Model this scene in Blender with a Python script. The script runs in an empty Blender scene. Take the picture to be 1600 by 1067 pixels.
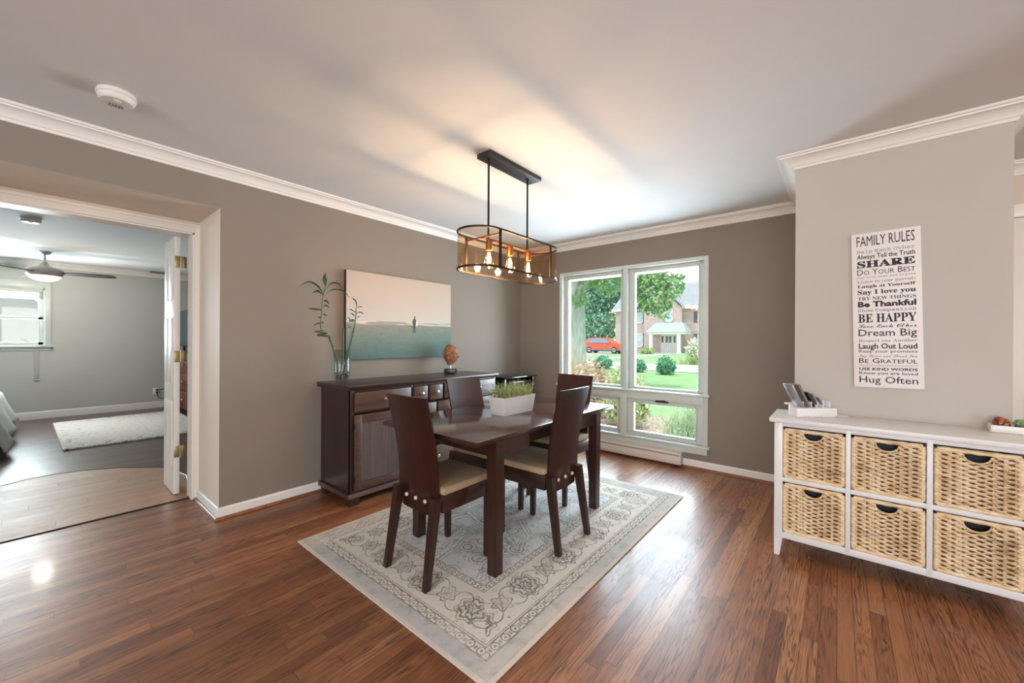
import bpy, bmesh, math, random
from mathutils import Vector, Matrix
PI = math.pi
SC = bpy.context.scene
COL = SC.collection

# ------------------------------------------------------------------ camera
F_PX, YAW, PITCH, ROLL = 615.15, math.radians(39.678), math.radians(-0.041), math.radians(0.313)
cam_d = bpy.data.cameras.new('camera')
cam_d.sensor_width = 36.0
cam_d.lens = F_PX / 1600 * 36.0
cam_d.clip_start = 0.05
cam_d.clip_end = 400
cam = bpy.data.objects.new('camera', cam_d)
COL.objects.link(cam)
_F = Vector((-math.sin(YAW), math.cos(YAW), 0)); _R = Vector((math.cos(YAW), math.sin(YAW), 0)); _U = Vector((0, 0, 1))
_F2 = _F * math.cos(PITCH) + _U * math.sin(PITCH); _U2 = -_F * math.sin(PITCH) + _U * math.cos(PITCH)
_R3 = _R * math.cos(ROLL) + _U2 * math.sin(ROLL); _U3 = -_R * math.sin(ROLL) + _U2 * math.cos(ROLL)
_m = Matrix((_R3, _U3, -_F2)).transposed().to_4x4()
_m.translation = (0, 0, 1.22)
cam.matrix_world = _m
SC.camera = cam

# ------------------------------------------------------------------ colour management, world, lights
vs = SC.view_settings
vs.view_transform = 'Standard'; vs.look = 'None'; vs.gamma = 1.0; vs.exposure = 0.0; vs.use_curve_mapping = False
world = bpy.data.worlds.new('sky'); SC.world = world; world.use_nodes = True
wt = world.node_tree; wt.nodes.clear()
wo = wt.nodes.new('ShaderNodeOutputWorld'); wb = wt.nodes.new('ShaderNodeBackground')
wc = wt.nodes.new('ShaderNodeTexCoord'); wsx = wt.nodes.new('ShaderNodeSeparateXYZ'); wr = wt.nodes.new('ShaderNodeValToRGB')
wt.links.new(wc.outputs['Generated'], wsx.inputs[0]); wt.links.new(wsx.outputs['Z'], wr.inputs[0])
wr.color_ramp.elements[0].position = 0.0; wr.color_ramp.elements[0].color = (1.0, 0.97, 0.93, 1)
wr.color_ramp.elements[1].position = 0.6; wr.color_ramp.elements[1].color = (0.72, 0.85, 1.0, 1)
wt.links.new(wr.outputs[0], wb.inputs['Color']); wb.inputs['Strength'].default_value = 1.9
wt.links.new(wb.outputs[0], wo.inputs[0])

def light(name, kind, loc, energy, color, target=None, size=None, size_y=None, radius=None, angle=None, spread=None):
    d = bpy.data.lights.new(name, kind); d.energy = energy; d.color = color
    if size is not None:
        d.shape = 'RECTANGLE'; d.size = size; d.size_y = size_y
    if radius is not None: d.shadow_soft_size = radius
    if angle is not None: d.angle = angle
    if spread is not None: d.spread = spread
    o = bpy.data.objects.new(name, d); COL.objects.link(o); o.location = loc
    if target is not None:
        o.rotation_euler = (Vector(target) - Vector(loc)).to_track_quat('-Z', 'Y').to_euler()
    return o

W1, W2, W3 = -3.235, 4.075, 3.06          # wall planes of the dining room (x, y, y)
CEIL = 2.39
light('sun', 'SUN', (6, -8, 20), 2.7, (1.0, 0.95, 0.86), target=(2.2, 0, 0), angle=math.radians(3))
light('daylight_dining_window', 'AREA', (-1.79, 4.80, 1.16), 240, (0.74, 0.88, 1.0), target=(-1.79, 3.0, 1.14), size=2.1, size_y=1.85)
light('daylight_bedroom_window', 'AREA', (-9.46, -0.55, 1.55), 200, (0.82, 0.93, 1.0), target=(-8.0, -0.45, 1.4), size=1.25, size_y=0.95)
light('fill_lamp_rear', 'AREA', (0.6, -3.98, 1.35), 158, (0.93, 0.96, 1.0), target=(0.4, 0.0, 1.35), size=3.6, size_y=2.0)  # unseen area lamp added behind the camera as fill
light('fill_lamp_side', 'AREA', (3.96, -1.3, 1.35), 74, (0.95, 0.97, 1.0), target=(0.0, -1.0, 1.3), size=2.6, size_y=2.0)  # second added fill lamp, out of view on the right
light('hall_lamp', 'POINT', (2.3, 2.6, 2.1), 26, (1.0, 0.80, 0.62), radius=0.12)

# ------------------------------------------------------------------ helpers: colours and node expressions
def hexc(h):
    h = h.lstrip('#')
    v = [int(h[i:i + 2], 16) / 255 for i in (0, 2, 4)]
    return tuple(c / 12.92 if c <= 0.04045 else ((c + 0.055) / 1.055) ** 2.4 for c in v) + (1.0,)

class E:
    """a scalar node socket with operators"""
    def __init__(s, t, v): s.t = t; s.v = v
    def _op(s, op, *a, clamp=False):
        n = s.t.nodes.new('ShaderNodeMath'); n.operation = op; n.use_clamp = clamp
        for i, x in enumerate((s,) + a):
            x = x.v if isinstance(x, E) else x
            if isinstance(x, (int, float)): n.inputs[i].default_value = x
            else: s.t.links.new(x, n.inputs[i])
        return E(s.t, n.outputs[0])
    def __add__(s, o): return s._op('ADD', o)
    __radd__ = __add__
    def __sub__(s, o): return s._op('SUBTRACT', o)
    def __rsub__(s, o): return (s * -1) + o
    def __mul__(s, o): return s._op('MULTIPLY', o)
    __rmul__ = __mul__
    def __truediv__(s, o): return s._op('DIVIDE', o)
    def sin(s): return s._op('SINE')
    def abs(s): return s._op('ABSOLUTE')
    def min(s, o): return s._op('MINIMUM', o)
    def max(s, o): return s._op('MAXIMUM', o)
    def mod(s, o): return s._op('FLOORED_MODULO', o)
    def gt(s, o): return s._op('GREATER_THAN', o)
    def lt(s, o): return s._op('LESS_THAN', o)
    def pow(s, o): return s._op('POWER', o)
    def sqrt(s): return s._op('SQRT')
    def atan2(s, o): return s._op('ARCTAN2', o)
    def clamp(s): return s._op('ADD', 0.0, clamp=True)
    def line(s, c, w):                     # 1 inside a band centred at c with half-width w
        return ((s - c).abs() / w * -1 + 1.0).clamp() if False else (s - c).abs().lt(w)
    def ss(s, a, b):                       # smoothstep a..b
        n = s.t.nodes.new('ShaderNodeMapRange'); n.interpolation_type = 'SMOOTHSTEP'
        n.inputs['From Min'].default_value = a; n.inputs['From Max'].default_value = b
        s.t.links.new(s.v, n.inputs['Value']); return E(s.t, n.outputs[0])

class M:
    """small material builder around a Principled BSDF"""
    def __init__(s, name, rough=0.5, metal=0.0, color=(0.8, 0.8, 0.8, 1), spec=0.5):
        s.m = bpy.data.materials.new(name); s.m.use_nodes = True; s.t = s.m.node_tree
        s.b = s.t.nodes['Principled BSDF']
        s.b.inputs['Base Color'].default_value = color; s.b.inputs['Roughness'].default_value = rough
        s.b.inputs['Metallic'].default_value = metal; s.b.inputs['Specular IOR Level'].default_value = spec
        s._pos = None
    def n(s, typ, **k):
        nd = s.t.nodes.new(typ)
        for a, v in k.items(): setattr(nd, a, v)
        return nd
    def link(s, a, b): s.t.links.new(a, b)
    def pos(s):
        if s._pos is None: s._pos = s.n('ShaderNodeTexCoord').outputs['Object']
        return s._pos
    def xyz(s):
        x = s.n('ShaderNodeSeparateXYZ'); s.link(s.pos(), x.inputs[0])
        return [E(s.t, x.outputs[i]) for i in range(3)]
    def vec(s, x, y, z):
        c = s.n('ShaderNodeCombineXYZ')
        for i, q in enumerate((x, y, z)):
            q = q.v if isinstance(q, E) else q
            if isinstance(q, (int, float)): c.inputs[i].default_value = q
            else: s.link(q, c.inputs[i])
        return c.outputs[0]
    def scaled(s, sc):
        mp = s.n('ShaderNodeMapping'); mp.inputs['Scale'].default_value = sc; s.link(s.pos(), mp.inputs[0]); return mp.outputs[0]
    def noise(s, v, scale, detail=3, rough=0.5, dist=0.0):
        nd = s.n('ShaderNodeTexNoise'); s.link(v, nd.inputs['Vector'])
        nd.inputs['Scale'].default_value = scale; nd.inputs['Detail'].default_value = detail
        nd.inputs['Roughness'].default_value = rough; nd.inputs['Distortion'].default_value = dist
        return E(s.t, nd.outputs['Fac'])
    def voro(s, v, scale, feature='F1', rnd=1.0):
        nd = s.n('ShaderNodeTexVoronoi', feature=feature); s.link(v, nd.inputs['Vector'])
        nd.inputs['Scale'].default_value = scale; nd.inputs['Randomness'].default_value = rnd
        return E(s.t, nd.outputs['Distance'])
    def mix(s, f, a, b):
        nd = s.n('ShaderNodeMix', data_type='RGBA')
        f = f.v if isinstance(f, E) else f
        if isinstance(f, (int, float)): nd.inputs[0].default_value = f
        else: s.link(f, nd.inputs[0])
        for q, i in ((a, 6), (b, 7)):
            if isinstance(q, tuple): nd.inputs[i].default_value = q
            else: s.link(q, nd.inputs[i])
        return nd.outputs[2]
    def ramp(s, f, stops):
        nd = s.n('ShaderNodeValToRGB'); s.link(f.v, nd.inputs[0]); r = nd.color_ramp
        while len(r.elements) < len(stops): r.elements.new(0.5)
        for e, (p, c) in zip(r.elements, stops): e.position = p; e.color = c
        return nd.outputs[0]
    def base(s, c): s.link(c, s.b.inputs['Base Color']); return s
    def rough(s, e): s.link(e.v, s.b.inputs['Roughness']); return s
    def bump(s, e, strength=0.3, dist=0.01):
        nd = s.n('ShaderNodeBump'); nd.inputs['Strength'].default_value = strength; nd.inputs['Distance'].default_value = dist
        s.link(e.v, nd.inputs['Height']); s.link(nd.outputs[0], s.b.inputs['Normal']); return s
    def coat(s, w, r=0.1):
        s.b.inputs['Coat Weight'].default_value = w; s.b.inputs['Coat Roughness'].default_value = r; return s

def plain(name, h, rough=0.5, metal=0.0, var=0.06, vscale=6.0, bump=0.0, bscale=200.0, spec=0.5):
    c = hexc(h); k = M(name, rough, metal, c, spec)
    if var:
        f = k.noise(k.pos(), vscale, 4)
        k.base(k.mix(f, tuple(x * (1 - var) for x in c[:3]) + (1,), tuple(min(1, x * (1 + var)) for x in c[:3]) + (1,)))
    if bump: k.bump(k.noise(k.pos(), bscale, 2), bump, 0.002)
    return k.m

def wood(name, dark, light_, axis='Z', scale=1.0, rough=0.35, coat=0.0, contrast=(0.3, 0.75)):
    k = M(name, rough)
    sc = {'X': (1.2, 22, 22), 'Y': (22, 1.2, 22), 'Z': (22, 22, 1.2)}[axis]
    v = k.scaled(tuple(q * scale for q in sc))
    f = k.noise(v, 1.0, 6, 0.62, 0.6) * 0.75 + k.noise(v, 4.0, 3) * 0.25
    k.base(k.ramp(f, [(contrast[0], hexc(dark)), (contrast[1], hexc(light_))]))
    if coat: k.coat(coat, 0.12)
    k.bump(f, 0.06, 0.002)
    return k.m

def glass(name, tint, refl=1.0, rough=0.02, ior=1.45, dens=1.0):
    """thin clear sheet: Fresnel mix of tinted transparency and mirror reflection"""
    k = M(name); t = k.t; t.nodes.remove(k.b)
    out = [n for n in t.nodes if n.type == 'OUTPUT_MATERIAL'][0]
    tr = k.n('ShaderNodeBsdfTransparent'); tr.inputs[0].default_value = tint
    gl = k.n('ShaderNodeBsdfGlossy'); gl.inputs['Roughness'].default_value = rough; gl.inputs[0].default_value = (refl, refl, refl, 1)
    lw = k.n('ShaderNodeLayerWeight'); f0 = ((ior - 1) / (ior + 1)) ** 2
    fr = E(t, lw.outputs['Facing']).pow(5.0) * (1 - f0) + f0
    mx = k.n('ShaderNodeMixShader'); k.link(fr.v, mx.inputs[0]); k.link(tr.outputs[0], mx.inputs[1]); k.link(gl.outputs[0], mx.inputs[2])
    k.link(mx.outputs[0], out.inputs[0])
    return k.m

def emit(name, color, strength):
    k = M(name); k.b.inputs['Base Color'].default_value = color
    k.b.inputs['Emission Color'].default_value = color; k.b.inputs['Emission Strength'].default_value = strength
    return k.m

# ------------------------------------------------------------------ helpers: geometry
class MB:
    def __init__(s): s.bm = bmesh.new()
    def _add(s, tmp, mat=None):
        if mat is not None: bmesh.ops.transform(tmp, matrix=mat, verts=tmp.verts)
        me = bpy.data.meshes.new('t'); tmp.to_mesh(me); tmp.free(); s.bm.from_mesh(me); bpy.data.meshes.remove(me)
        return s
    def box(s, x0, x1, y0, y1, z0, z1, b=0.0, mat=None, seg=2):
        t = bmesh.new()
        bmesh.ops.create_cube(t, size=1, matrix=Matrix.Translation(((x0 + x1) / 2, (y0 + y1) / 2, (z0 + z1) / 2)) @ Matrix.Diagonal((abs(x1 - x0), abs(y1 - y0), abs(z1 - z0), 1)))
        if b: bmesh.ops.bevel(t, geom=t.edges[:], offset=b, segments=seg, affect='EDGES', clamp_overlap=True, profile=0.5)
        return s._add(t, mat)
    def frustum(s, c0, s0, c1, s1, b=0.0, mat=None):
        """box between rectangle (centre c0, sizes s0) and rectangle (c1, s1)"""
        t = bmesh.new(); vs_ = []
        for c, q in ((c0, s0), (c1, s1)):
            for sx, sy in ((-1, -1), (1, -1), (1, 1), (-1, 1)):
                vs_.append(t.verts.new((c[0] + sx * q[0] / 2, c[1] + sy * q[1] / 2, c[2])))
        for f in ((0, 1, 2, 3), (4, 5, 6, 7), (0, 1, 5, 4), (1, 2, 6, 5), (2, 3, 7, 6), (3, 0, 4, 7)):
            t.faces.new([vs_[i] for i in f])
        bmesh.ops.recalc_face_normals(t, faces=t.faces[:])
        if b: bmesh.ops.bevel(t, geom=t.edges[:], offset=b, segments=2, affect='EDGES', clamp_overlap=True)
        return s._add(t, mat)
    def poly(s, pts, mat=None):
        t = bmesh.new(); t.faces.new([t.verts.new(p) for p in pts]); return s._add(t, mat)
    def prism(s, pts, axis, a, b, bev=0.0, mat=None):
        """2D outline extruded along axis from a to b; outline given in the two other axes in xyz order"""
        def P(p, q):
            return {'X': (q, p[0], p[1]), 'Y': (p[0], q, p[1]), 'Z': (p[0], p[1], q)}[axis]
        t = bmesh.new()
        A = [t.verts.new(P(p, a)) for p in pts]; B = [t.verts.new(P(p, b)) for p in pts]
        n = len(pts); t.faces.new(A); t.faces.new(B)
        for i in range(n): t.faces.new((A[i], A[(i + 1) % n], B[(i + 1) % n], B[i]))
        bmesh.ops.recalc_face_normals(t, faces=t.faces[:])
        if bev: bmesh.ops.bevel(t, geom=t.edges[:], offset=bev, segments=2, affect='EDGES', clamp_overlap=True)
        return s._add(t, mat)
    def lathe(s, prof, c=(0, 0, 0), n=24, mat=None, sx=1.0, sy=1.0, cap=True):
        t = bmesh.new(); rings = []
        for r, z in prof:
            rings.append([t.verts.new((c[0] + r * sx * math.cos(2 * PI * i / n), c[1] + r * sy * math.sin(2 * PI * i / n), c[2] + z)) for i in range(n)])
        for a, b in zip(rings, rings[1:]):
            for i in range(n): t.faces.new((a[i], a[(i + 1) % n], b[(i + 1) % n], b[i]))
        if cap:
            for q in (rings[0], rings[-1]): t.faces.new(q)
        bmesh.ops.remove_doubles(t, verts=t.verts[:], dist=1e-5)
        bmesh.ops.recalc_face_normals(t, faces=t.faces[:])
        return s._add(t, mat)
    def tube(s, path, r, n=8, mat=None, cap=True, flat=1.0):
        t = bmesh.new(); path = [Vector(p) for p in path]; rs = r if isinstance(r, (list, tuple)) else [r] * len(path)
        rings = []; up = Vector((0, 0, 1)); prev = None
        for i, p in enumerate(path):
            d = (path[min(i + 1, len(path) - 1)] - path[max(i - 1, 0)]).normalized()
            if prev is None:
                u = d.cross(up)
                if u.length < 1e-3: u = d.cross(Vector((0, 1, 0)))
            else: u = prev - d * prev.dot(d)
            u.normalize(); prev = u; w = d.cross(u)
            rings.append([t.verts.new(p + (u * math.cos(2 * PI * k / n) + w * flat * math.sin(2 * PI * k / n)) * rs[i]) for k in range(n)])
        for a, b in zip(rings, rings[1:]):
            for k in range(n): t.faces.new((a[k], a[(k + 1) % n], b[(k + 1) % n], b[k]))
        if cap: t.faces.new(rings[0]); t.faces.new(rings[-1])
        bmesh.ops.recalc_face_normals(t, faces=t.faces[:])
        return s._add(t, mat)
    def ball(s, c, r, n=16, sz=(1, 1, 1), mat=None):
        t = bmesh.new()
        bmesh.ops.create_uvsphere(t, u_segments=n, v_segments=max(6, n // 2), radius=r, matrix=Matrix.Translation(c) @ Matrix.Diagonal((*sz, 1)))
        return s._add(t, mat)
    def sweep(s, path, prof):
        """moulding: profile (out, z) swept along a plan path, room on the RIGHT of travel, mitred corners"""
        t = bmesh.new(); n = len(path); rings = []
        P = [Vector((p[0], p[1])) for p in path]
        for i in range(n):
            d0 = (P[i] - P[i - 1]).normalized() if i else None
            d1 = (P[i + 1] - P[i]).normalized() if i < n - 1 else None
            R = lambda d: Vector((d.y, -d.x))
            if d0 is None: o = R(d1)
            elif d1 is None: o = R(d0)
            else:
                o = R(d0) + R(d1); o /= max(1e-6, o.dot(R(d1)))
            rings.append([t.verts.new((P[i].x + o.x * q[0], P[i].y + o.y * q[0], q[1])) for q in prof])
        m = len(prof)
        for a, b in zip(rings, rings[1:]):
            for k in range(m): t.faces.new((a[k], a[(k + 1) % m], b[(k + 1) % m], b[k]))
        t.faces.new(rings[0]); t.faces.new(rings[-1])
        bmesh.ops.recalc_face_normals(t, faces=t.faces[:])
        return s._add(t)
    def blade(s, pts, w, side, n=None):
        """thin leaf along pts with max width w, widening along 'side'"""
        t = bmesh.new(); side = Vector(side).normalized(); L = len(pts); rows = []
        for i, p in enumerate(pts):
            f = i / (L - 1); ww = w * (math.sin(PI * min(1, f * 0.88 + 0.12)) ** 0.8 if f < 1 else 0.02)
            p = Vector(p); rows.append((t.verts.new(p - side * ww / 2), t.verts.new(p + Vector((0, 0, -ww * 0.15))), t.verts.new(p + side * ww / 2)))
        for a, b in zip(rows, rows[1:]):
            t.faces.new((a[0], a[1], b[1], b[0])); t.faces.new((a[1], a[2], b[2], b[1]))
        return s._add(t)
    def build(s, name, mat, parent=None, smooth=35, loc=None):
        me = bpy.data.meshes.new(name); s.bm.to_mesh(me); s.bm.free()
        mats = mat if isinstance(mat, (list, tuple)) else [mat]
        for m_ in mats: me.materials.append(m_)
        if smooth:
            me.polygons.foreach_set('use_smooth', [True] * len(me.polygons)); me.set_sharp_from_angle(angle=math.radians(smooth))
        o = bpy.data.objects.new(name, me); COL.objects.link(o)
        if parent is not None: o.parent = parent
        if loc is not None: o.location = loc
        return o

def raw(name, verts, faces, mat, parent=None):
    me = bpy.data.meshes.new(name); me.from_pydata(verts, [], faces); me.materials.append(mat); me.update()
    o = bpy.data.objects.new(name, me); COL.objects.link(o)
    if parent is not None: o.parent = parent
    return o

def tag(o, label=None, cat=None, group=None, kind=None):
    if label: o['label'] = label
    if cat: o['category'] = cat
    if group: o['group'] = group
    if kind: o['kind'] = kind
    return o

def thing(name, label, cat, loc=(0, 0, 0), rz=0.0, group=None, kind=None):
    o = bpy.data.objects.new(name, None); COL.objects.link(o); o.location = loc; o.rotation_euler = (0, 0, rz)
    o.empty_display_size = 0.1
    return tag(o, label, cat, group, kind)

def struct(o, label=None, cat=None): return tag(o, label, cat, None, 'structure')

def copy_tree(o, parent=None):
    c = o.copy(); COL.objects.link(c)
    if parent is not None: c.parent = parent
    for ch in list(o.children): copy_tree(ch, c)
    return c

# ------------------------------------------------------------------ materials
PAINT = plain('taupe_wall_paint', '#847a70', 0.7, var=0.03, vscale=3, bump=0.05, bscale=260)
PAINT_L = plain('pale_grey_wall_paint', '#bab4ad', 0.7, var=0.025, vscale=3, bump=0.05, bscale=260)
PAINT_J = plain('cream_recess_paint', '#dccfc0', 0.65, var=0.02, vscale=3)
PAINT_BED = plain('bedroom_grey_paint', '#bdbfbb', 0.7, var=0.03, vscale=2)
CEILM = plain('ceiling_paint', '#d5d5d4', 0.85, var=0.025, vscale=9, bump=0.12, bscale=120)
WHITE = plain('white_trim_paint', '#e6e3df', 0.35, var=0.015)
WHITE_W = plain('window_frame_paint', '#c6cfcb', 0.35, var=0.015)
SHELF_W = plain('white_shelf_lacquer', '#dedddc', 0.3, var=0.015)
BLACK = plain('black_metal', '#1d1a18', 0.45, 0.6, var=0.15, vscale=20)
BLACKP = plain('black_plastic', '#0d0d10', 0.25, var=0.05)
STEEL = plain('brushed_nickel', '#c2bdb8', 0.28, 1.0, var=0.05)
BRASS = plain('brass', '#a3946f', 0.35, 0.9, var=0.08)
ESP = wood('espresso_wood', '#261712', '#43302a', 'Y', 0.7, 0.32, 0.15)
ESP_V = wood('espresso_wood_upright', '#241511', '#3d2720', 'Z', 0.7, 0.36, 0.1)
ESP_F = wood('espresso_drawer_wood', '#3a2620', '#5a443c', 'Y', 0.8, 0.38, 0.1)
ESP_P = wood('espresso_panel_wood', '#463936', '#64554f', 'Z', 0.8, 0.42, 0.05)
MAHO = wood('chair_back_veneer', '#200b06', '#3a160e', 'Z', 0.9, 0.36, 0.12)
CHW = wood('chair_frame_wood', '#22110b', '#3c2118', 'Z', 0.9, 0.34, 0.15)
TABW = wood('table_top_wood', '#28140e', '#412720', 'Y', 0.9, 0.18, 0.4)
TABL = wood('table_leg_wood', '#25110a', '#42231a', 'Z', 0.8, 0.34, 0.15)
SUEDE = plain('beige_microsuede', '#a58c70', 0.9, var=0.16, vscale=9, bump=0.15, bscale=300)
PINE = plain('pale_dowel', '#d9c3b4', 0.4, 0.1, var=0.03)
GLASSW = glass('window_glass', (0.97, 0.985, 0.98, 1), 0.8)
OAKSHOE = wood('oak_shoe_moulding', '#6b3d26', '#9a6544', 'X', 1.0, 0.35)
DOORW = plain('white_door_paint', '#e4ddd5', 0.4, var=0.015)

def plank_floor(name, row, length, stops, grain_dark, rough, coat, gap=0.0012, gsc=1.0):
    k = M(name, rough); x, y, z = k.xyz()
    br = k.n('ShaderNodeTexBrick')
    w0 = k.n('ShaderNodeTexWhiteNoise', noise_dimensions='1D'); k.link((x / row + 400.0)._op('FLOOR').v, w0.inputs['W'])
    y = y + E(k.t, w0.outputs['Value']) * length * 3.0 + 60 * length; x = x + 400 * row
    k.link(k.vec(y, x, 0.0), br.inputs['Vector'])
    br.offset = 0.0; br.squash = 1.0
    for i, v in (('Color1', (0, 0, 0, 1)), ('Color2', (1, 1, 1, 1)), ('Mortar', (0.5, 0.5, 0.5, 1))): br.inputs[i].default_value = v
    br.inputs['Scale'].default_value = 1.0; br.inputs['Brick Width'].default_value = length
    br.inputs['Row Height'].default_value = row; br.inputs['Mortar Size'].default_value = gap; br.inputs['Bias'].default_value = 0.0
    rnd = E(k.t, br.outputs['Color']); gapf = E(k.t, br.outputs['Fac'])
    wn = k.n('ShaderNodeTexWhiteNoise', noise_dimensions='2D')
    k.link(k.vec((y / length)._op('FLOOR'), (x / row)._op('FLOOR'), 0.0), wn.inputs['Vector'])
    rr = rnd * 0.75 + E(k.t, wn.outputs[0]) * 0.25
    v = k.vec(x * 26 * gsc + rnd * 37.0, y * 1.1 * gsc + rnd * 91.0, rnd * 13.0)
    big = k.noise(v, 1.0, 3, 0.5, 0.4)
    # cathedral grain: contour bands of a stretched noise field
    rings = ((big * 15.0).mod(1.0) - 0.5).abs() * 2.0
    fine = k.noise(k.vec(x * 300, y * 7, rnd * 5.0), 1.0, 3)
    g = (rings.ss(0.35, 0.95) * 0.75 + fine.ss(0.45, 0.7) * 0.35) * (k.noise(v, 0.6, 2).ss(0.3, 0.6) * 0.75 + 0.25)
    base = k.ramp(rr * 0.8 + big * 0.2, stops)
    col = k.mix((g * 0.95).clamp(), base, grain_dark)
    col = k.mix(gapf * 0.75, col, tuple(q * 0.35 for q in grain_dark[:3]) + (1,))
    k.base(col).bump(g * -0.35 - gapf, 0.10, 0.002)
    k.rough(g * 0.10 + k.noise(k.pos(), 3.0, 3) * 0.12 + rough)
    if coat: k.coat(coat, 0.10)
    return k.m
OAK = plank_floor('oak_strip_floor', 0.057, 0.95, [(0.0, hexc('#6a412a')), (0.35, hexc('#875436')), (0.7, hexc('#9d6844')), (1.0, hexc('#b27f58'))], hexc('#3a2012'), 0.31, 0.10)
BEDF = plank_floor('bedroom_plank_floor', 0.12, 1.1, [(0.0, hexc('#4b3930')), (1.0, hexc('#6b564a'))], hexc('#392a23'), 0.26, 0.2)
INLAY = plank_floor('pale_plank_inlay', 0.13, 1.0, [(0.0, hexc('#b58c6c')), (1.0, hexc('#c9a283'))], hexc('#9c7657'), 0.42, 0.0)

# ------------------------------------------------------------------ room shell
def zone_mats(o, fn):
    for p in o.data.polygons: p.material_index = fn(p)

RX, RB = 4.0, -4.0                         # right-hand and rear limits of the big room
b = MB(); b.box(-3.86, RX, RB, W2 + 0.2, -0.08, 0.0); struct(b.build('floor', OAK, smooth=0), 'oak strip floor of the dining room', 'floor')
b = MB(); b.box(-9.4, -3.86, -3.0, 2.6, -0.08, 0.0); struct(b.build('floor', BEDF, smooth=0), 'dark plank floor of the bedroom', 'floor')
b = MB(); b.box(-3.95, RX + 2.5, RB - 3.0, W2 + 0.9, CEIL, CEIL + 0.25); struct(b.build('ceiling', CEILM, smooth=0), 'ceiling of the dining room', 'ceiling')  # overhang past rear and right walls added to block the sun there
b = MB(); b.box(-9.9, -3.95, -3.2, 2.8, CEIL, CEIL + 0.25); struct(b.build('ceiling', CEILM, smooth=0), 'ceiling of the bedroom', 'ceiling')
# left wall with its deep recess for the bedroom doors
OPY = 0.79; OPL = -0.62; DX = -3.78; SOF = 2.113
b = MB()
b.box(DX - 0.13, W1, OPY, W2 + 0.2, 0, CEIL); b.box(DX - 0.13, W1, RB, OPL, 0, CEIL); b.box(DX - 0.13, W1, OPL, OPY, SOF, CEIL)
b.box(DX - 0.13, DX, 0.768, OPY, 0, SOF); b.box(DX - 0.13, DX, OPL, -0.55, 0, SOF); b.box(DX - 0.13, DX, -0.55, 0.768, 2.03, SOF)
o = b.build('wall_left', [PAINT, PAINT_J, PAINT_BED], smooth=0); struct(o, 'taupe wall with recessed bedroom doorway', 'wall')
def _wl(p):
    c = p.center
    if p.normal.x < -0.5: return 2
    return 0 if (p.normal.x > 0.5 and c.x > W1 - 0.01) else 1
zone_mats(o, _wl)
# window wall, one opening
WX0, WX1, WZ0, WZ1 = -2.62, -0.955, 0.20, 2.045
b = MB()
b.box(W1 - 0.02, WX0, W2, W2 + 0.2, 0, CEIL); b.box(WX1, RX, W2, W2 + 0.2, 0, CEIL)
b.box(WX0, WX1, W2, W2 + 0.2, WZ1, CEIL); b.box(WX0, WX1, W2, W2 + 0.2, 0, WZ0)
o = b.build('wall_window_side', [PAINT, PAINT_L], smooth=0); struct(o, 'taupe wall around the picture window', 'wall')
zone_mats(o, lambda p: 1 if p.center.x > 0.5 and p.normal.y < 0 and False else 0)
b = MB(); b.box(-0.213, 0.66, W3, W2, 0, CEIL); struct(b.build('wall_partition', PAINT_L, smooth=0), 'pale grey wall behind the white cubby shelf', 'wall')
b = MB(); b.box(0.66, RX, W2 - 0.012, W2, 0, CEIL); struct(b.build('wall_hall', plain('hall_paint', '#cdbfae', 0.7, var=0.02), smooth=0), 'cream hall wall with the front door', 'wall')
# rear and right walls with openings added for the unseen fill lamps
b = MB()
b.box(DX - 0.13, -1.25, RB - 0.15, RB, 0, CEIL); b.box(2.45, RX, RB - 0.15, RB, 0, CEIL); b.box(-1.25, 2.45, RB - 0.15, RB, 2.36, CEIL); b.box(-1.25, 2.45, RB - 0.15, RB, 0, 0.33)
struct(b.build('wall_rear', PAINT_L, smooth=0), 'pale wall behind the viewpoint', 'wall')
b = MB()
b.box(RX, RX + 0.15, RB, -2.65, 0, CEIL); b.box(RX, RX + 0.15, 0.05, W2 + 0.2, 0, CEIL); b.box(RX, RX + 0.15, -2.65, 0.05, 2.36, CEIL); b.box(RX, RX + 0.15, -2.65, 0.05, 0, 0.33)
struct(b.build('wall_right', PAINT_L, smooth=0), 'pale wall right of the viewpoint', 'wall')
# bedroom walls
BX = -9.35; BW = (-1.20, 0.075, 1.115, 1.985)   # window opening y0,y1,z0,z1
b = MB()
b.box(BX - 0.15, BX, -3.0, BW[0], 0, CEIL); b.box(BX - 0.15, BX, BW[1], 2.6, 0, CEIL); b.box(BX - 0.15, BX, BW[0], BW[1], 0, BW[2]); b.box(BX - 0.15, BX, BW[0], BW[1], BW[3], CEIL)
struct(b.build('wall_bedroom_far', PAINT_BED, smooth=0), 'grey far wall of the bedroom', 'wall')
b = MB(); b.box(BX, DX - 0.13, 2.5, 2.65, 0, CEIL); struct(b.build('wall_bedroom_right', PAINT_BED, smooth=0), 'grey side wall of the bedroom', 'wall')
b = MB(); b.box(BX, DX - 0.13, -3.1, -2.95, 0, CEIL); struct(b.build('wall_bedroom_left', PAINT_BED, smooth=0), 'grey head wall of the bedroom', 'wall')

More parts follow.
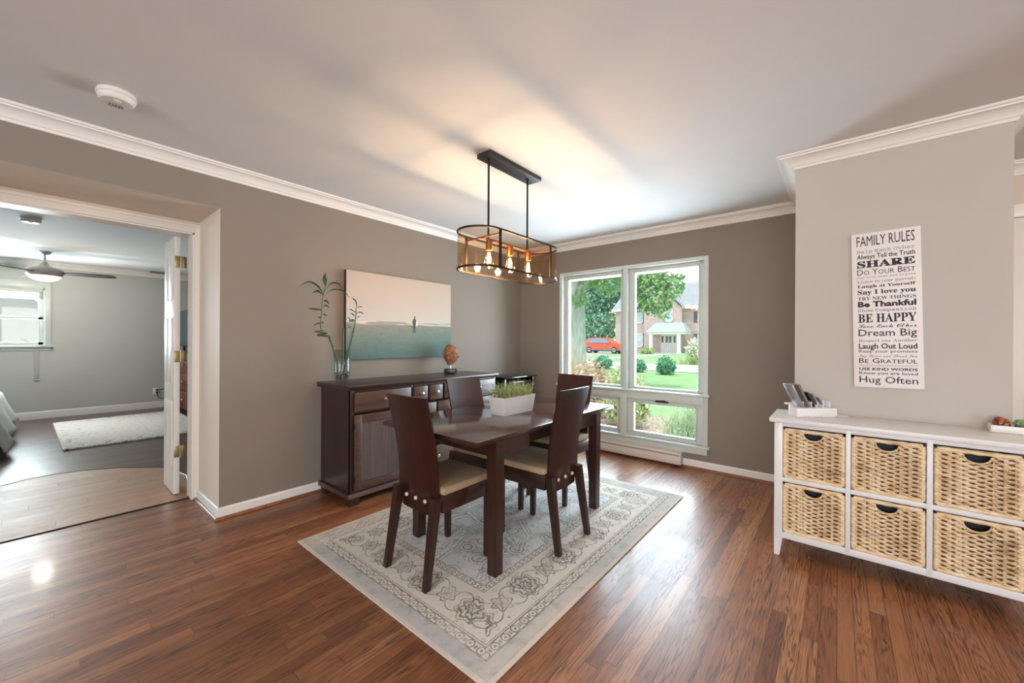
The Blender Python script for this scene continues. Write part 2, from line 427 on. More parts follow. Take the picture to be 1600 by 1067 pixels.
# mouldings
CR = [(0, CEIL - .078), (.010, CEIL - .078), (.014, CEIL - .070), (.014, CEIL - .064), (.022, CEIL - .060), (.026, CEIL - .052), (.036, CEIL - .040), (.052, CEIL - .028), (.072, CEIL - .020), (.078, CEIL - .020), (.080, CEIL - .013), (.092, CEIL - .012), (.096, CEIL - .006), (.096, CEIL + .002), (0, CEIL + .002)]
b = MB(); b.sweep([(W1, RB), (W1, W2), (-0.213, W2), (-0.213, W3), (0.66, W3), (0.66, W2 - .012), (RX, W2 - .012)], CR)
struct(b.build('trim_1', WHITE, smooth=25), 'white crown moulding of the dining room', 'crown moulding')
b = MB(); b.sweep([(BX, -2.95), (BX, 2.5), (DX - .13, 2.5)], [(q[0] * 1.0, q[1] + 0.0) for q in CR[:-2]] + [(.096, CEIL), (0, CEIL)])
struct(b.build('trim_2', WHITE, smooth=25), 'white crown moulding of the bedroom', 'crown moulding')
BP = [(0, 0), (.015, 0), (.015, .066), (.011, .074), (.006, .078), (0, .078)]
SH = [(.015, 0), (.033, 0), (.032, .007), (.027, .014), (.021, .018), (.015, .018)]
path_l = [(DX, OPY), (W1, OPY), (W1, W2), (-0.213, W2), (-0.213, W3), (0.66, W3), (0.66, W2 - .012)]
b = MB(); b.sweep(path_l, BP); struct(b.build('baseboard_dining', WHITE, smooth=25), 'white baseboard of the dining room', 'baseboard')
b = MB(); b.sweep(path_l, SH); struct(b.build('trim_3', OAKSHOE, smooth=25), 'stained quarter-round moulding along the baseboard', 'moulding')
b = MB(); b.sweep([(BX, -2.95), (BX, 2.5), (DX - .13, 2.5)], [(q[0], q[1] * 1.45) for q in BP]); struct(b.build('baseboard_bedroom', WHITE, smooth=25), 'white baseboard of the bedroom', 'baseboard')
# bedroom doorway: casing, jamb lining
JR, JL, JT = 0.768, -0.55, 2.035
b = MB()
for s_, j in ((1, JR), (-1, JL)):
    b.box(DX - 0.135, DX + 0.004, min(j, j - s_ * .018), max(j, j - s_ * .018), 0, JT)
    b.box(DX, DX + .018, min(j - s_ * .008, j + s_ * .058), max(j - s_ * .008, j + s_ * .058), 0, JT + .052, .004)
    b.box(DX, DX + .026, min(j + s_ * .036, j + s_ * .058), max(j + s_ * .036, j + s_ * .058), 0, JT + .058, .005)
b.box(DX - 0.135, DX + 0.004, JL, JR, JT - .018, JT)
b.box(DX, DX + .0175, JL + .008, JR - .008, JT - .008, JT + .052, .003); b.box(DX, DX + .0255, JL - .036, JR + .036, JT + .036, JT + .0575, .004)
struct(b.build('trim_4', DOORW, smooth=25), 'white casing around the bedroom doorway', 'door casing')

# pale arched inlay in the floor just inside the bedroom, with its dark edging strip
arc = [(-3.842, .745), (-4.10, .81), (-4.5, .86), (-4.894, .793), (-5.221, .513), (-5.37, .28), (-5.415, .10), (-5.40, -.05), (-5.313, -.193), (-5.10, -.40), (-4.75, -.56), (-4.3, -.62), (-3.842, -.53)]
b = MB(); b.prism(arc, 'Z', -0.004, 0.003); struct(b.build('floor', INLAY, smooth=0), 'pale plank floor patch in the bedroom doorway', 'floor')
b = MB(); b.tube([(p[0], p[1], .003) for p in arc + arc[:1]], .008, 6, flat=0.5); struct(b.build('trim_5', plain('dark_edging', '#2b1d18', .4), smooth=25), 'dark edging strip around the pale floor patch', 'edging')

# the bedroom door leaf
d = thing('door_1', 'white panelled door leaf standing open into the bedroom', 'door', (DX - .20, .697, 0.012), math.radians(0), kind='structure')
b = MB(); b.box(-.365, 0, -.018, .018, 0, 2.012, .002)
for z0, z1 in ((.20, .72), (.86, 1.38), (1.52, 1.88)):
    for x0, x1 in ((-.32, -.20), (-.165, -.045)):
        b.box(x0, x1, -.026, -.016, z0, z1, .006); b.box(x0, x1, .016, .026, z0, z1, .006)
b.build('door_leaf', DOORW, d)
for z in (.33, 1.075, 1.815):
    b = MB(); b.box(.0005, .004, -.016, .016, z - .045, z + .045, .001); b.tube([(.006, .022, z - .047), (.006, .022, z + .047)], .006, 8)
    b.box(.001, .004, .018, .058, z - .045, z + .045, .001)
    b.build('hinge', BRASS, d)

# ------------------------------------------------------------------ picture window
w = thing('window_1', 'picture window of two tall panes over two low panes', 'window', (0, 0, 0), kind='structure')
Y0, Y1 = W2 - .012, W2 + .19
MX0, MX1 = -1.802, -1.757
b = MB()
b.box(WX0 - .003, WX0 + .040, Y0, Y1, WZ0, WZ1, .003); b.box(WX1 - .040, WX1 + .003, Y0, Y1, WZ0, WZ1, .003); b.box(WX0 + .039, WX1 - .039, Y0 + .001, Y1 - .001, WZ1 - .035, WZ1 + .002, .003)
b.box(MX0, MX1, Y0 - .004, Y1, .70, WZ1 - .01, .003); b.box(-1.832, MX1, Y0 - .003, Y1, .21, .66, .003)
b.box(WX0 + .039, WX1 - .039, Y0 + .001, Y1 - .001, .615, .705, .003); b.box(WX0 + .039, WX1 - .039, W2 + .001, Y1 - .001, WZ0 + .001, .225)
b.build('window_frame', WHITE_W, w)
b = MB(); b.box(WX0 - .035, WX1 + .022, W2 - .042, W2 + .05, .696, .718, .006); b.build('stool', WHITE_W, w)
b = MB(); b.box(WX0 - .035, WX1 + .022, W2 - .048, W2 + .05, .203, .226, .006); b.box(WX0 - .01, WX1 - .002, W2 - .016, W2, .138, .205, .003); b.build('sill', WHITE_W, w)
def sash(x0, x1, z0, z1, st, bot, top, y=W2 + .055):
    b = MB()
    for (a0, a1, c0, c1) in ((x0, x0 + st, z0, z1), (x1 - st, x1, z0, z1), (x0 + st, x1 - st, z0, z0 + bot), (x0 + st, x1 - st, z1 - top, z1)):
        b.box(a0, a1, y, y + .045, c0, c1, .004)
    for (a0, a1, c0, c1) in ((x0 + st - .012, x0 + st + .004, z0, z1), (x1 - st - .004, x1 - st + .012, z0, z1), (x0, x1, z0 + bot - .012, z0 + bot + .004), (x0, x1, z1 - top - .004, z1 - top + .012)):
        b.box(a0, a1, y - .012, y + .01, c0, c1, .003)
    s_ = b.build('sash', WHITE_W, w)
    b = MB(); b.box(x0 + st - .005, x1 - st + .005, y + .018, y + .024, z0 + bot - .005, z1 - top + .005)
    b.build('pane', GLASSW, s_)
    return s_
sash(WX0 + .040, MX0, .705, WZ1 - .035, .052, .035, .042)
sash(MX1, WX1 - .040, .705, WZ1 - .035, .058, .035, .042)
sash(WX0 + .040, -1.832, .226, .615, .048, .042, .04, W2 + .03)
ls = sash(MX1, WX1 - .040, .226, .635, .070, .045, .058, W2 + .012)
b = MB(); b.box(-1.44, -1.32, W2 - .015, W2 + .004, .602, .618, .004); b.tube([(-1.435, W2 - .012, .612), (-1.39, W2 - .03, .617), (-1.345, W2 - .028, .622)], .007, 8); b.ball((-1.44, W2 - .014, .611), .011)
b.build('crank_handle', BLACK, w)

# electric baseboard heater under the window
h = thing('baseboard_heater', 'long white baseboard heater on the floor under the picture window', 'heater', (-1.175, W2 - .034, 0))
b = MB(); b.prism([(0.034, .022), (-.048, .022), (-.052, .03), (-.052, .118), (-.044, .13), (-.012, .138), (.034, .138)], 'X', -1.30, 0, .002); b.build('casing', plain('heater_enamel', '#d8cec8', .4, var=.02), h)
b = MB()
for i in range(100): b.box(-1.29 + i * .0128, -1.29 + i * .0128 + .006, -.0535, -.046, .104, .120)
b.build('grille_slots', plain('dark_slots', '#2f2926', .7), h)

# ------------------------------------------------------------------ front door in the hall
d2 = thing('door_2', 'white front door at the far right edge behind the partition', 'door', (0.82, W2 - .012, 0), kind='structure')
b = MB(); b.box(-.07, 0, -.02, 0, 0, 2.08, .004); b.box(.93, 1.0, -.02, 0, 0, 2.08, .004); b.box(-.07, 1.0, -.022, 0, 2.04, 2.125, .004); b.build('door_casing', WHITE, d2)
b = MB(); b.box(.004, .926, -.008, 0, .01, 2.034, .002)
for x0, x1 in ((.1, .42), (.51, .83)):
    for z0, z1 in ((.2, .9), (1.05, 1.85)): b.box(x0, x1, -.014, -.004, z0, z1, .004)
b.build('door_leaf', DOORW, d2)
b = MB(); b.lathe([(.0, 0), (.028, 0), (.028, .006), (.012, .012), (.012, .03), (.028, .04), (.03, .055), (.02, .068), (0, .07)], n=20, mat=Matrix.Translation((.86, -.008, .98)) @ Matrix.Rotation(PI / 2, 4, 'X')); b.build('door_knob', BRASS, d2)

# ------------------------------------------------------------------ rug (woven pattern is part of its one material)
def rug_mat(hx, hy):
    k = M('oriental_rug', 0.95, spec=0.15); x, y, z = k.xyz()
    dx = x.abs() * -1 + hx; dy = y.abs() * -1 + hy
    d = dx.min(dy)                                             # distance from the nearest edge
    onx = dx.lt(dy)                                            # 1 on the long sides
    along = y * onx + x * (onx * -1 + 1.0)
    wear = k.noise(k.pos(), 4.5, 5, 0.6); wear2 = k.noise(k.pos(), 14.0, 4, 0.7)
    speck = k.noise(k.pos(), 95.0, 3, 0.7)
    inkp = k.noise(k.pos(), 42.0, 4, 0.7, 1.2)
    # narrow guard bands
    lines = d.line(.086, .0035).max(d.line(.132, .0035)).max(d.line(.375, .003)).max(d.line(.412, .003)).max(d.line(.143, .002))
    ga = (along / .062).mod(1.0) - .5; gd = (d - .109) / .062
    gm = (ga * ga + gd * gd).sqrt()
    guard = d.line(.109, .021) * (gm.line(.30, .05).max(gm.lt(.10)).max((ga.abs().gt(.42)) * gd.abs().lt(.16)))
    gb = (along / .038).mod(1.0) - .5; gd2 = (d - .3935) / .038
    guard2 = d.line(.3935, .016) * ((gb * gb + gd2 * gd2).sqrt().line(.26, .08))
    # rosettes in the wide border
    P = .345
    a = (along + .06).mod(P) - P / 2; c = d - .258
    r = (a * a + c * c).sqrt(); th = c.atan2(a)
    petal = r + (th * 8.0).sin() * .008
    ros = petal.lt(.086) * ((petal * 190.0 + inkp * 5.0).sin().gt(.05)).max(petal.line(.084, .004))
    ros = ros.max(petal.lt(.086) * inkp.gt(.56))
    a2 = (along + .06 + P / 2).mod(P) - P / 2
    r2 = (a2 * a2 + c * c).sqrt(); th2 = c.atan2(a2)
    p2 = r2 + (th2 * 6.0).sin() * .009
    ros2 = p2.line(.046, .005).max(p2.line(.026, .004)).max(p2.lt(.010))
    vine = ((c - (along * (2 * PI / P) + 1.2).sin() * .070).abs().lt(.0035)).max((c + (along * (2 * PI / P) + 1.2).sin() * .074).abs().lt(.003))
    leafv = k.voro(k.pos(), 17.0)
    leaf = leafv.line(.19, .025) * (r.gt(.095))
    border = d.gt(.143) * d.lt(.372) * ros.max(ros2).max(vine).max(leaf * .7)
    # field: scrolls and scattered flowers
    vf = k.voro(k.vec(x + wear2 * .03, y + wear * .05, 0.0), 6.3)
    vf2 = k.voro(k.vec(x + wear * .03, y, 4.0), 13.0)
    ve = k.voro(k.vec(x + wear * .12, y + wear2 * .05, 2.0), 4.2, 'DISTANCE_TO_EDGE')
    flower = ((vf * 48.0 + inkp * 3.0).sin().gt(.35)) * vf.lt(.40)
    scroll = ve.line(.045, .012).max(ve.line(.11, .008)); small = vf2.line(.16, .035)
    field = d.gt(.415) * (flower * .9).max(scroll * .8).max(small * .8).max(inkp.gt(.60) * .8)
    outer = d.lt(.082) * wear2.ss(.45, .7) * .35 * d.gt(.018)
    ink = lines.max(guard).max(guard2).max(border).max(field) * (wear.ss(.28, .52) * .60 + .40) * (wear2.ss(.25, .55) * .55 + .45) * (speck.ss(.3, .55) * .5 + .5)
    cream = k.mix(wear2, hexc('#c9c0b5'), hexc('#ddd6cc'))
    fieldc = k.mix(wear, hexc('#c4c5c5'), hexc('#dcdad6'))
    ground = k.mix(d.gt(.412), cream, fieldc)
    ground = k.mix(d.lt(.082), ground, hexc('#b9b6b1'))
    ground = k.mix(d.lt(.018), ground, hexc('#c9bfb4'))
    ground = k.mix(outer, ground, hexc('#6d7075'))
    col = k.mix((ink * .82).clamp(), ground, k.mix(wear, hexc('#4f4a48'), hexc('#6a594d')))
    k.base(col).bump(speck + ink * -.3, .35, .003)
    return k.m
RX0, RX1, RY0, RY1 = -2.505, -.935, 1.003, 3.25
rhx, rhy = (RX1 - RX0) / 2, (RY1 - RY0) / 2
b = MB(); b.box(-rhx, rhx, -rhy, rhy, 0.0, .008, .003)
tag(b.build('area_rug', rug_mat(rhx, rhy), loc=((RX0 + RX1) / 2, (RY0 + RY1) / 2, .0005)), 'large cream and grey oriental area rug under the dining table', 'rug')
RUGZ = .0085

# ------------------------------------------------------------------ dining table
t = thing('dining_table', 'dark glossy rectangular dining table in the middle of the rug', 'table', (-1.69, 2.04, RUGZ))
b = MB(); b.box(-.39, .39, -.73, -.02, .710, .735, .002); b.box(-.39, .39, -.018, .73, .710, .735, .002)
b.build('tabletop', TABW, t)
b = MB()
for sx in (-1, 1):
    b.box(sx * .322 - .01, sx * .322 + .01, -.50, -.24, .610, .706); b.box(sx * .322 - .01, sx * .322 + .01, .24, .55, .610, .706); b.box(sx * .296 - .01, sx * .296 + .01, -.25, .25, .625, .700)
for yy in (-.535, .585): b.box(-.30, .30, yy - .01, yy + .01, .615, .706)
b.build('apron', TABL, t)
BRAIL = plain('black_rail', '#0e0c0c', .4)
for sx in (-1, 1): b = MB(); b.box(sx * .312 - .016, sx * .312 + .016, -.30, .30, .692, .7095, .002); b.build('extension_rail', BRAIL, t)
for sx in (-1, 1):
    for yy in (-.515, .565):
        b = MB(); b.frustum((sx * .318, yy, 0), (.058, .058), (sx * .318, yy, .709), (.068, .068), .002); b.build('leg', TABL, t)

# ------------------------------------------------------------------ dining chairs
def make_chair():
    r = thing('dining_chair', '', 'chair', group='dark dining chairs around the table')
    # curved veneer backrest: side profile (y, z) and half-widths
    prof = [(-.150, .325), (-.150, .415), (-.150, .416), (-.151, .47), (-.153, .53), (-.158, .59), (-.168, .66), (-.182, .73), (-.200, .80), (-.215, .86), (-.226, .905), (-.232, .932)]
    hw = [.128, .128, .162, .162, .162, .162, .163, .164, .165, .166, .167, .167]
    b = MB(); tb = bmesh.new(); G = []
    for (y, z), q in zip(prof, hw):
        row = []
        for th in (0, .012):
            row.append([tb.verts.new((q * u, y + th - .010 * (1 - u * u), z)) for u in (-1, -.75, -.5, -.25, 0, .25, .5, .75, 1)])
        G.append(row)
    for A, B in zip(G, G[1:]):
        for s_ in (0, 1):
            for i in range(8): tb.faces.new((A[s_][i], A[s_][i + 1], B[s_][i + 1], B[s_][i]))
        for i in (0, 8): tb.faces.new((A[0][i], B[0][i], B[1][i], A[1][i]))
    for Rr in (G[0], G[-1]):
        for i in range(8): tb.faces.new((Rr[0][i], Rr[0][i + 1], Rr[1][i + 1], Rr[1][i]))
    bmesh.ops.recalc_face_normals(tb, faces=tb.faces[:]); b._add(tb)
    bk = b.build('backrest', MAHO, r, 40)
    for u in (-.078, 0, .078):
        b = MB(); b.lathe([(0, 0), (.0105, 0), (.0105, .006), (.008, .009), (0, .010)], n=14, mat=Matrix.Translation((u, -.1495 - .0095, .392)) @ Matrix.Rotation(PI / 2, 4, 'X')); b.build('dowel_cap', PINE, bk)
    b = MB()
    b.box(-.184, -.160, -.135, .215, .350, .434, .003); b.box(.160, .184, -.135, .215, .350, .434, .003)
    b.box(-.185, .185, .205, .228, .362, .434, .003); b.box(-.165, .165, -.137, -.115, .350, .434, .003); b.box(-.165, .165, -.12, .21, .415, .430)
    b.build('seat_frame', CHW, r)
    # upholstered seat with a soft crown
    b = MB(); b.box(-.188, .188, -.132, .236, .434, .475, .016, seg=4)
    for v in b.bm.verts:
        if v.co.z > .46: v.co.z += .008 * (1 - (v.co.x / .19) ** 2) * (1 - ((v.co.y - .05) / .19) ** 2)
    b.build('seat_cushion', SUEDE, r)
    for sx in (-1, 1):
        b = MB(); b.frustum((sx * .166, .205, 0), (.030, .030), (sx * .172, .207, .43), (.038, .040), .002); b.build('leg', CHW, r)
        b = MB(); b.frustum((sx * .166, -.222, 0), (.030, .034), (sx * .155, -.155, .428), (.046, .046), .002); b.build('leg', CHW, r)
    return r
c0 = make_chair()
spots = [(-1.695, 1.425, 0, 'dark wooden dining chair at the near end of the table, back to the viewer'),
         (-1.435, 2.05, PI / 2, 'dark wooden dining chair on the open-floor side of the table, turned to the cupboard'),
         (-1.965, 2.065, -PI / 2, 'dark wooden dining chair between the table and the long dark sideboard'),
         (-1.715, 2.69, PI, 'dark wooden dining chair at the window end of the table')]
for i, (x, y, a, lb) in enumerate(spots):
    c = c0 if i == 0 else copy_tree(c0)
    c.location = (x, y, RUGZ); c.rotation_euler = (0, 0, a); c['label'] = lb

# planter with grass on the table
p = thing('grass_planter', 'white trough planter of green grass on the dining table', 'planter', (-1.678, 2.033, .7437), 0)
b = MB()
def ring(z, hx, hy): return [(-hx, -hy, z), (hx, -hy, z), (hx, hy, z), (-hx, hy, z)]
R0, R1, R2, R3 = ring(0, .056, .147), ring(.115, .070, .162), ring(.115, .064, .156), ring(.03, .052, .143)
tb = bmesh.new(); V = [[tb.verts.new(q) for q in rr] for rr in (R0, R1, R2, R3)]
for A, B in zip(V, V[1:]):
    for i in range(4): tb.faces.new((A[i], A[(i + 1) % 4], B[(i + 1) % 4], B[i]))
tb.faces.new(V[0]); tb.faces.new(V[-1]); bmesh.ops.recalc_face_normals(tb, faces=tb.faces[:]); b._add(tb)
b.build('trough', plain('white_ceramic', '#d9d4d1', .4, var=.01), p, 20)
b = MB(); b.box(-.0585, .0585, -.150, .150, .088, .103); b.build('soil', plain('dark_soil', '#2c251c', .9, var=.3, vscale=80), p)
GR = M('grass_blades', .5); GR.base(GR.ramp(GR.noise(GR.pos(), 60, 2), [(.33, hexc('#4a6034')), (.52, hexc('#8f9f66')), (.70, hexc('#d0d3aa'))])); GRASS = GR.m
rng = random.Random(5); V_, F_ = [], []
for i in range(760):
    x0, y0 = rng.uniform(-.056, .056), rng.uniform(-.148, .148); hh = rng.uniform(.06, .128); a = rng.uniform(0, 2 * PI)
    lx, ly = rng.gauss(x0 * .45, .022), rng.gauss(y0 * .18, .026); wd = rng.uniform(.0014, .0026); cx, cy = math.cos(a) * wd, math.sin(a) * wd
    k0 = len(V_)
    for f in (0, .4, .75, 1.0):
        qx, qy, qz = x0 + lx * f ** 1.6, y0 + ly * f ** 1.6, .1 + hh * f - .012 * f * f; ww = 1 - f * .93
        V_ += [(qx - cx * ww, qy - cy * ww, qz), (qx + cx * ww, qy + cy * ww, qz)]
    for j in range(3): F_.append((k0 + 2 * j, k0 + 2 * j + 1, k0 + 2 * j + 3, k0 + 2 * j + 2))
tag(raw('grass', V_, F_, GRASS, p), kind='stuff')

# ------------------------------------------------------------------ sideboard
s = thing('sideboard', 'long dark brown wooden sideboard against the taupe wall', 'sideboard', (W1 + .018, 1.45, 0))
D, L = .485, 1.60                           # local: x out from the wall, y along the wall
b = MB()
b.box(.012, D - .02, .012, .034, .085, .852); b.box(.012, D - .02, L - .034, L - .012, .085, .852); b.box(.012, .024, .03, L - .03, .085, .852)
b.box(.012, D - .02, .03, L - .03, .085, .105)
for y0, y1 in ((.012, .037), (.535, .558), (1.062, 1.085), (L - .037, L - .012)): b.box(D - .036, D - .012, y0, y1, .085, .852, .001)
b.box(D - .036, D - .014, .03, L - .03, .838, .852); b.box(D - .036, D - .014, .03, L - .03, .085, .104); b.box(D - .05, D - .026, .03, L - .03, .672, .688)
b.build('carcase', ESP_V, s)
b = MB(); b.box(-.010, D + .012, -.018, L + .018, .868, .886, .004); b.prism([(-.008, .850), (D - .008, .850), (D - .004, .856), (D + .006, .868), (-.008, .868)], 'Y', -.012, L + .012); b.build('top', ESP, s)
b = MB(); b.prism([(0, .056), (D, .056), (D + .004, .062), (D, .074), (D - .012, .090), (0, .090)], 'Y', -.006, L + .006, .0); b.build('plinth', ESP_F, s)
for xx in (.03, D - .075):
    for yy in (0.0, L - .085):
        b = MB(); b.frustum((xx + .036, yy + .043, .0), (.062, .076), (xx + .036, yy + .043, .057), (.072, .086), .002); b.build('foot', ESP_V, s)
KN = plain('brushed_knob', '#d5d0cc', .25, 1.0, var=.04)
def knob(y, z, par, x=D + .004):
    b = MB(); b.lathe([(0, 0), (.009, 0), (.006, .006), (.006, .010), (.013, .015), (.0155, .021), (.013, .027), (.006, .030), (0, .0305)], n=16, mat=Matrix.Translation((x, y, z)) @ Matrix.Rotation(PI / 2, 4, 'Y')); b.build('knob', KN, par)
def drawer(y0, y1, z0, z1):
    b = MB(); b.box(D - .03, D + .004, y0, y1, z0, z1, .003); o = b.build('drawer', ESP_F, s); knob((y0 + y1) / 2, (z0 + z1) / 2 + .004, o); return o
def cdoor(y0, y1, z0, z1, ky):
    b = MB(); f = .055
    for (a0, a1, c0, c1) in ((y0, y0 + f, z0, z1), (y1 - f, y1, z0, z1), (y0 + f, y1 - f, z0, z0 + f), (y0 + f, y1 - f, z1 - f, z1)): b.box(D - .03, D + .002, a0, a1, c0, c1, .002)
    o = b.build('cupboard_door', ESP_F, s)
    b = MB(); b.box(D - .026, D - .012, y0 + f - .004, y1 - f + .004, z0 + f - .004, z1 - f + .004)
    for (a0, a1, c0, c1) in ((y0 + f, y0 + f + .008, z0 + f, z1 - f), (y1 - f - .008, y1 - f, z0 + f, z1 - f), (y0 + f, y1 - f, z0 + f, z0 + f + .008), (y0 + f, y1 - f, z1 - f - .008, z1 - f)): b.box(D - .02, D - .006, a0, a1, c0, c1, .002)
    b.build('door_panel', ESP_P, o); knob(ky, .44, o)
    hy = y0 if ky > (y0 + y1) / 2 else y1
    for z in (z0 + .08, z1 - .08): b = MB(); b.tube([(D + .002, hy, z - .02), (D + .002, hy, z + .02)], .005, 8); b.build('hinge', BLACK, o)
drawer(.040, .532, .692, .834); drawer(1.088, L - .04, .692, .834)
cdoor(.040, .532, .110, .666, .505); cdoor(1.088, L - .04, .110, .666, 1.115)
for i in range(3): drawer(.563 + i * .1655, .563 + i * .1655 + .142, .704, .834)
drawer(.563, .800, .556, .682); drawer(.824, 1.057, .556, .682)
drawer(.563, 1.057, .318, .535); drawer(.563, 1.057, .110, .296)

# vase of lucky bamboo on the sideboard
SBZ = .8865
VC = (-3.085, 1.570, SBZ)
v = thing('glass_vase', 'clear glass vase of pebbles on the left end of the sideboard', 'vase', VC)
GV = glass('vase_glass', (.88, .935, .915, 1), .9, .03, 1.5)
b = MB(); b.lathe([(0, .002), (.036, .0), (.050, .012), (.061, .035), (.0645, .06), (.0645, .255), (.0625, .257), (.0605, .255), (.0605, .062), (.056, .038), (.045, .02), (.03, .012), (0, .012)], n=40, cap=False); b.build('vessel', GV, v, 50)
b = MB(); b.lathe([(.0602, .165), (.0598, .168), (.0, .168)], n=40, cap=False); b.build('waterline', glass('water', (.93, .97, .95, 1), .8, .02, 1.33), v)
rng = random.Random(3); b = MB()
for i in range(110):
    a = rng.uniform(0, 2 * PI); z = rng.uniform(.022, .075); rmax = .040 if z < .035 else .050; q = rmax * math.sqrt(rng.random()); r_ = rng.uniform(.006, .0095)
    b.ball((q * math.cos(a), q * math.sin(a), z), r_, 8, (1, 1, rng.uniform(.6, .9)))
PB = M('pebbles', .35); PB.base(PB.ramp(PB.voro(PB.pos(), 70), [(.0, hexc('#2a211d')), (.5, hexc('#5b4a3f')), (.8, hexc('#a08d7a'))]))
tag(b.build('pebbles', PB.m, v), kind='stuff')
LEAF = M('bamboo_leaf', .45); LEAF.base(LEAF.ramp(LEAF.noise(LEAF.pos(), 30, 2), [(.3, hexc('#24391f')), (.7, hexc('#4f6b3d'))])); LEAF = LEAF.m
STEM = M('bamboo_stem', .4); STEM.base(STEM.ramp(STEM.noise(STEM.scaled((3, 3, 40)), 1.5, 2), [(.3, hexc('#2f3a26')), (.7, hexc('#56633f'))])); STEM = STEM.m
bp = thing('lucky_bamboo', 'curly stemmed lucky bamboo with thin leaves standing in the glass vase', 'plant', VC)
PX = -3.085
def L_(p, dx=0.0): return (dx, p[0] - VC[1], p[1] - VC[2])
def curve_pts(P, n=4):
    out = []
    for i in range(len(P) - 1):
        p0 = P[max(i - 1, 0)]; p1 = P[i]; p2 = P[i + 1]; p3 = P[min(i + 2, len(P) - 1)]
        for j in range(n):
            u = j / n
            out.append(tuple(.5 * (2 * p1[k] + (p2[k] - p0[k]) * u + (2 * p0[k] - 5 * p1[k] + 4 * p2[k] - p3[k]) * u * u + (-p0[k] + 3 * p1[k] - 3 * p2[k] + p3[k]) * u ** 3) for k in range(len(p1))))
    out.append(tuple(P[-1])); return out
spiral = [(1.535, .94, .02), (1.525, 1.057, .01), (1.494, 1.171, 0), (1.468, 1.238, 0)]
for i in range(0, 27):                         # the coil
    a = i / 26 * 2 * 2 * PI
    spiral.append((1.432 - i / 26 * .045 + .036 * math.cos(a - .2), 1.246 + i / 26 * .052, .034 * math.sin(a)))
spiral += [(1.397, 1.305, .01), (1.399, 1.357, 0), (1.406, 1.45, 0), (1.412, 1.544, 0), (1.421, 1.591, 0), (1.437, 1.649, 0), (1.446, 1.70, 0)]
sp = curve_pts([L_(p, p[2]) for p in spiral], 2)
b = MB(); n_ = len(sp); b.tube(sp, [.0085 - .006 * i / n_ for i in range(n_)], 8); b.build('curly_stem', STEM, bp, 60)
b = MB(); b.tube([L_((1.563, .955), -.01), L_((1.588, 1.073), -.015), L_((1.590, 1.20), -.02), L_((1.592, 1.32), -.02)], .0075, 8); b.build('straight_stem', STEM, bp, 60)
b = MB(); b.tube([L_((1.570, .95), .02), L_((1.608, 1.092), .02), L_((1.636, 1.21), .02), L_((1.663, 1.328), .02)], .0085, 8); b.tube([L_((1.663, 1.325), .02), L_((1.674, 1.40), .02), L_((1.678, 1.47), .02)], .004, 6); b.build('straight_stem', STEM, bp, 60)
leaves = [([(1.437, 1.649), (1.431, 1.723), (1.465, 1.772)], .030), ([(1.412, 1.572), (1.393, 1.625), (1.33, 1.664), (1.269, 1.639), (1.219, 1.591)], .012), ([(1.401, 1.578), (1.384, 1.601), (1.344, 1.582)], .016),
          ([(1.421, 1.572), (1.458, 1.656), (1.515, 1.672), (1.555, 1.628)], .014), ([(1.426, 1.554), (1.468, 1.61), (1.535, 1.626), (1.585, 1.612), (1.617, 1.56)], .012), ([(1.419, 1.526), (1.444, 1.528), (1.468, 1.5)], .016),
          ([(1.412, 1.479), (1.44, 1.492), (1.48, 1.48)], .012), ([(1.405, 1.455), (1.367, 1.459), (1.322, 1.463)], .013), ([(1.408, 1.418), (1.436, 1.424), (1.471, 1.412)], .011), ([(1.402, 1.39), (1.39, 1.398), (1.376, 1.398)], .009),
          ([(1.399, 1.348), (1.376, 1.349), (1.348, 1.331)], .013), ([(1.401, 1.353), (1.417, 1.363), (1.428, 1.347)], .010), ([(1.676, 1.468), (1.69, 1.538), (1.659, 1.575)], .012), ([(1.674, 1.398), (1.694, 1.414), (1.721, 1.418)], .012),
          ([(1.678, 1.482), (1.71, 1.5), (1.747, 1.5)], .010), ([(1.67, 1.378), (1.642, 1.389), (1.606, 1.375)], .012), ([(1.666, 1.417), (1.637, 1.435), (1.611, 1.44)], .010), ([(1.668, 1.452), (1.647, 1.471), (1.635, 1.473)], .010),
          ([(1.596, 1.312), (1.616, 1.366), (1.606, 1.395), (1.591, 1.409)], .010), ([(1.601, 1.317), (1.627, 1.327), (1.658, 1.333)], .011), ([(1.601, 1.346), (1.627, 1.376), (1.658, 1.368)], .012), ([(1.674, 1.438), (1.704, 1.454), (1.731, 1.436)], .010)]
rng = random.Random(8)
for pts, wd in leaves:
    k_ = rng.uniform(-.045, .045); P3 = curve_pts([L_(p, k_ * i / (len(pts) - 1) + (.02 if p[0] > 1.6 else 0)) for i, p in enumerate(pts)], 4)
    b = MB(); b.blade(P3, wd * 1.35, (.75, rng.uniform(-.3, .3), .62)); b.build('leaf', LEAF, bp, 60)

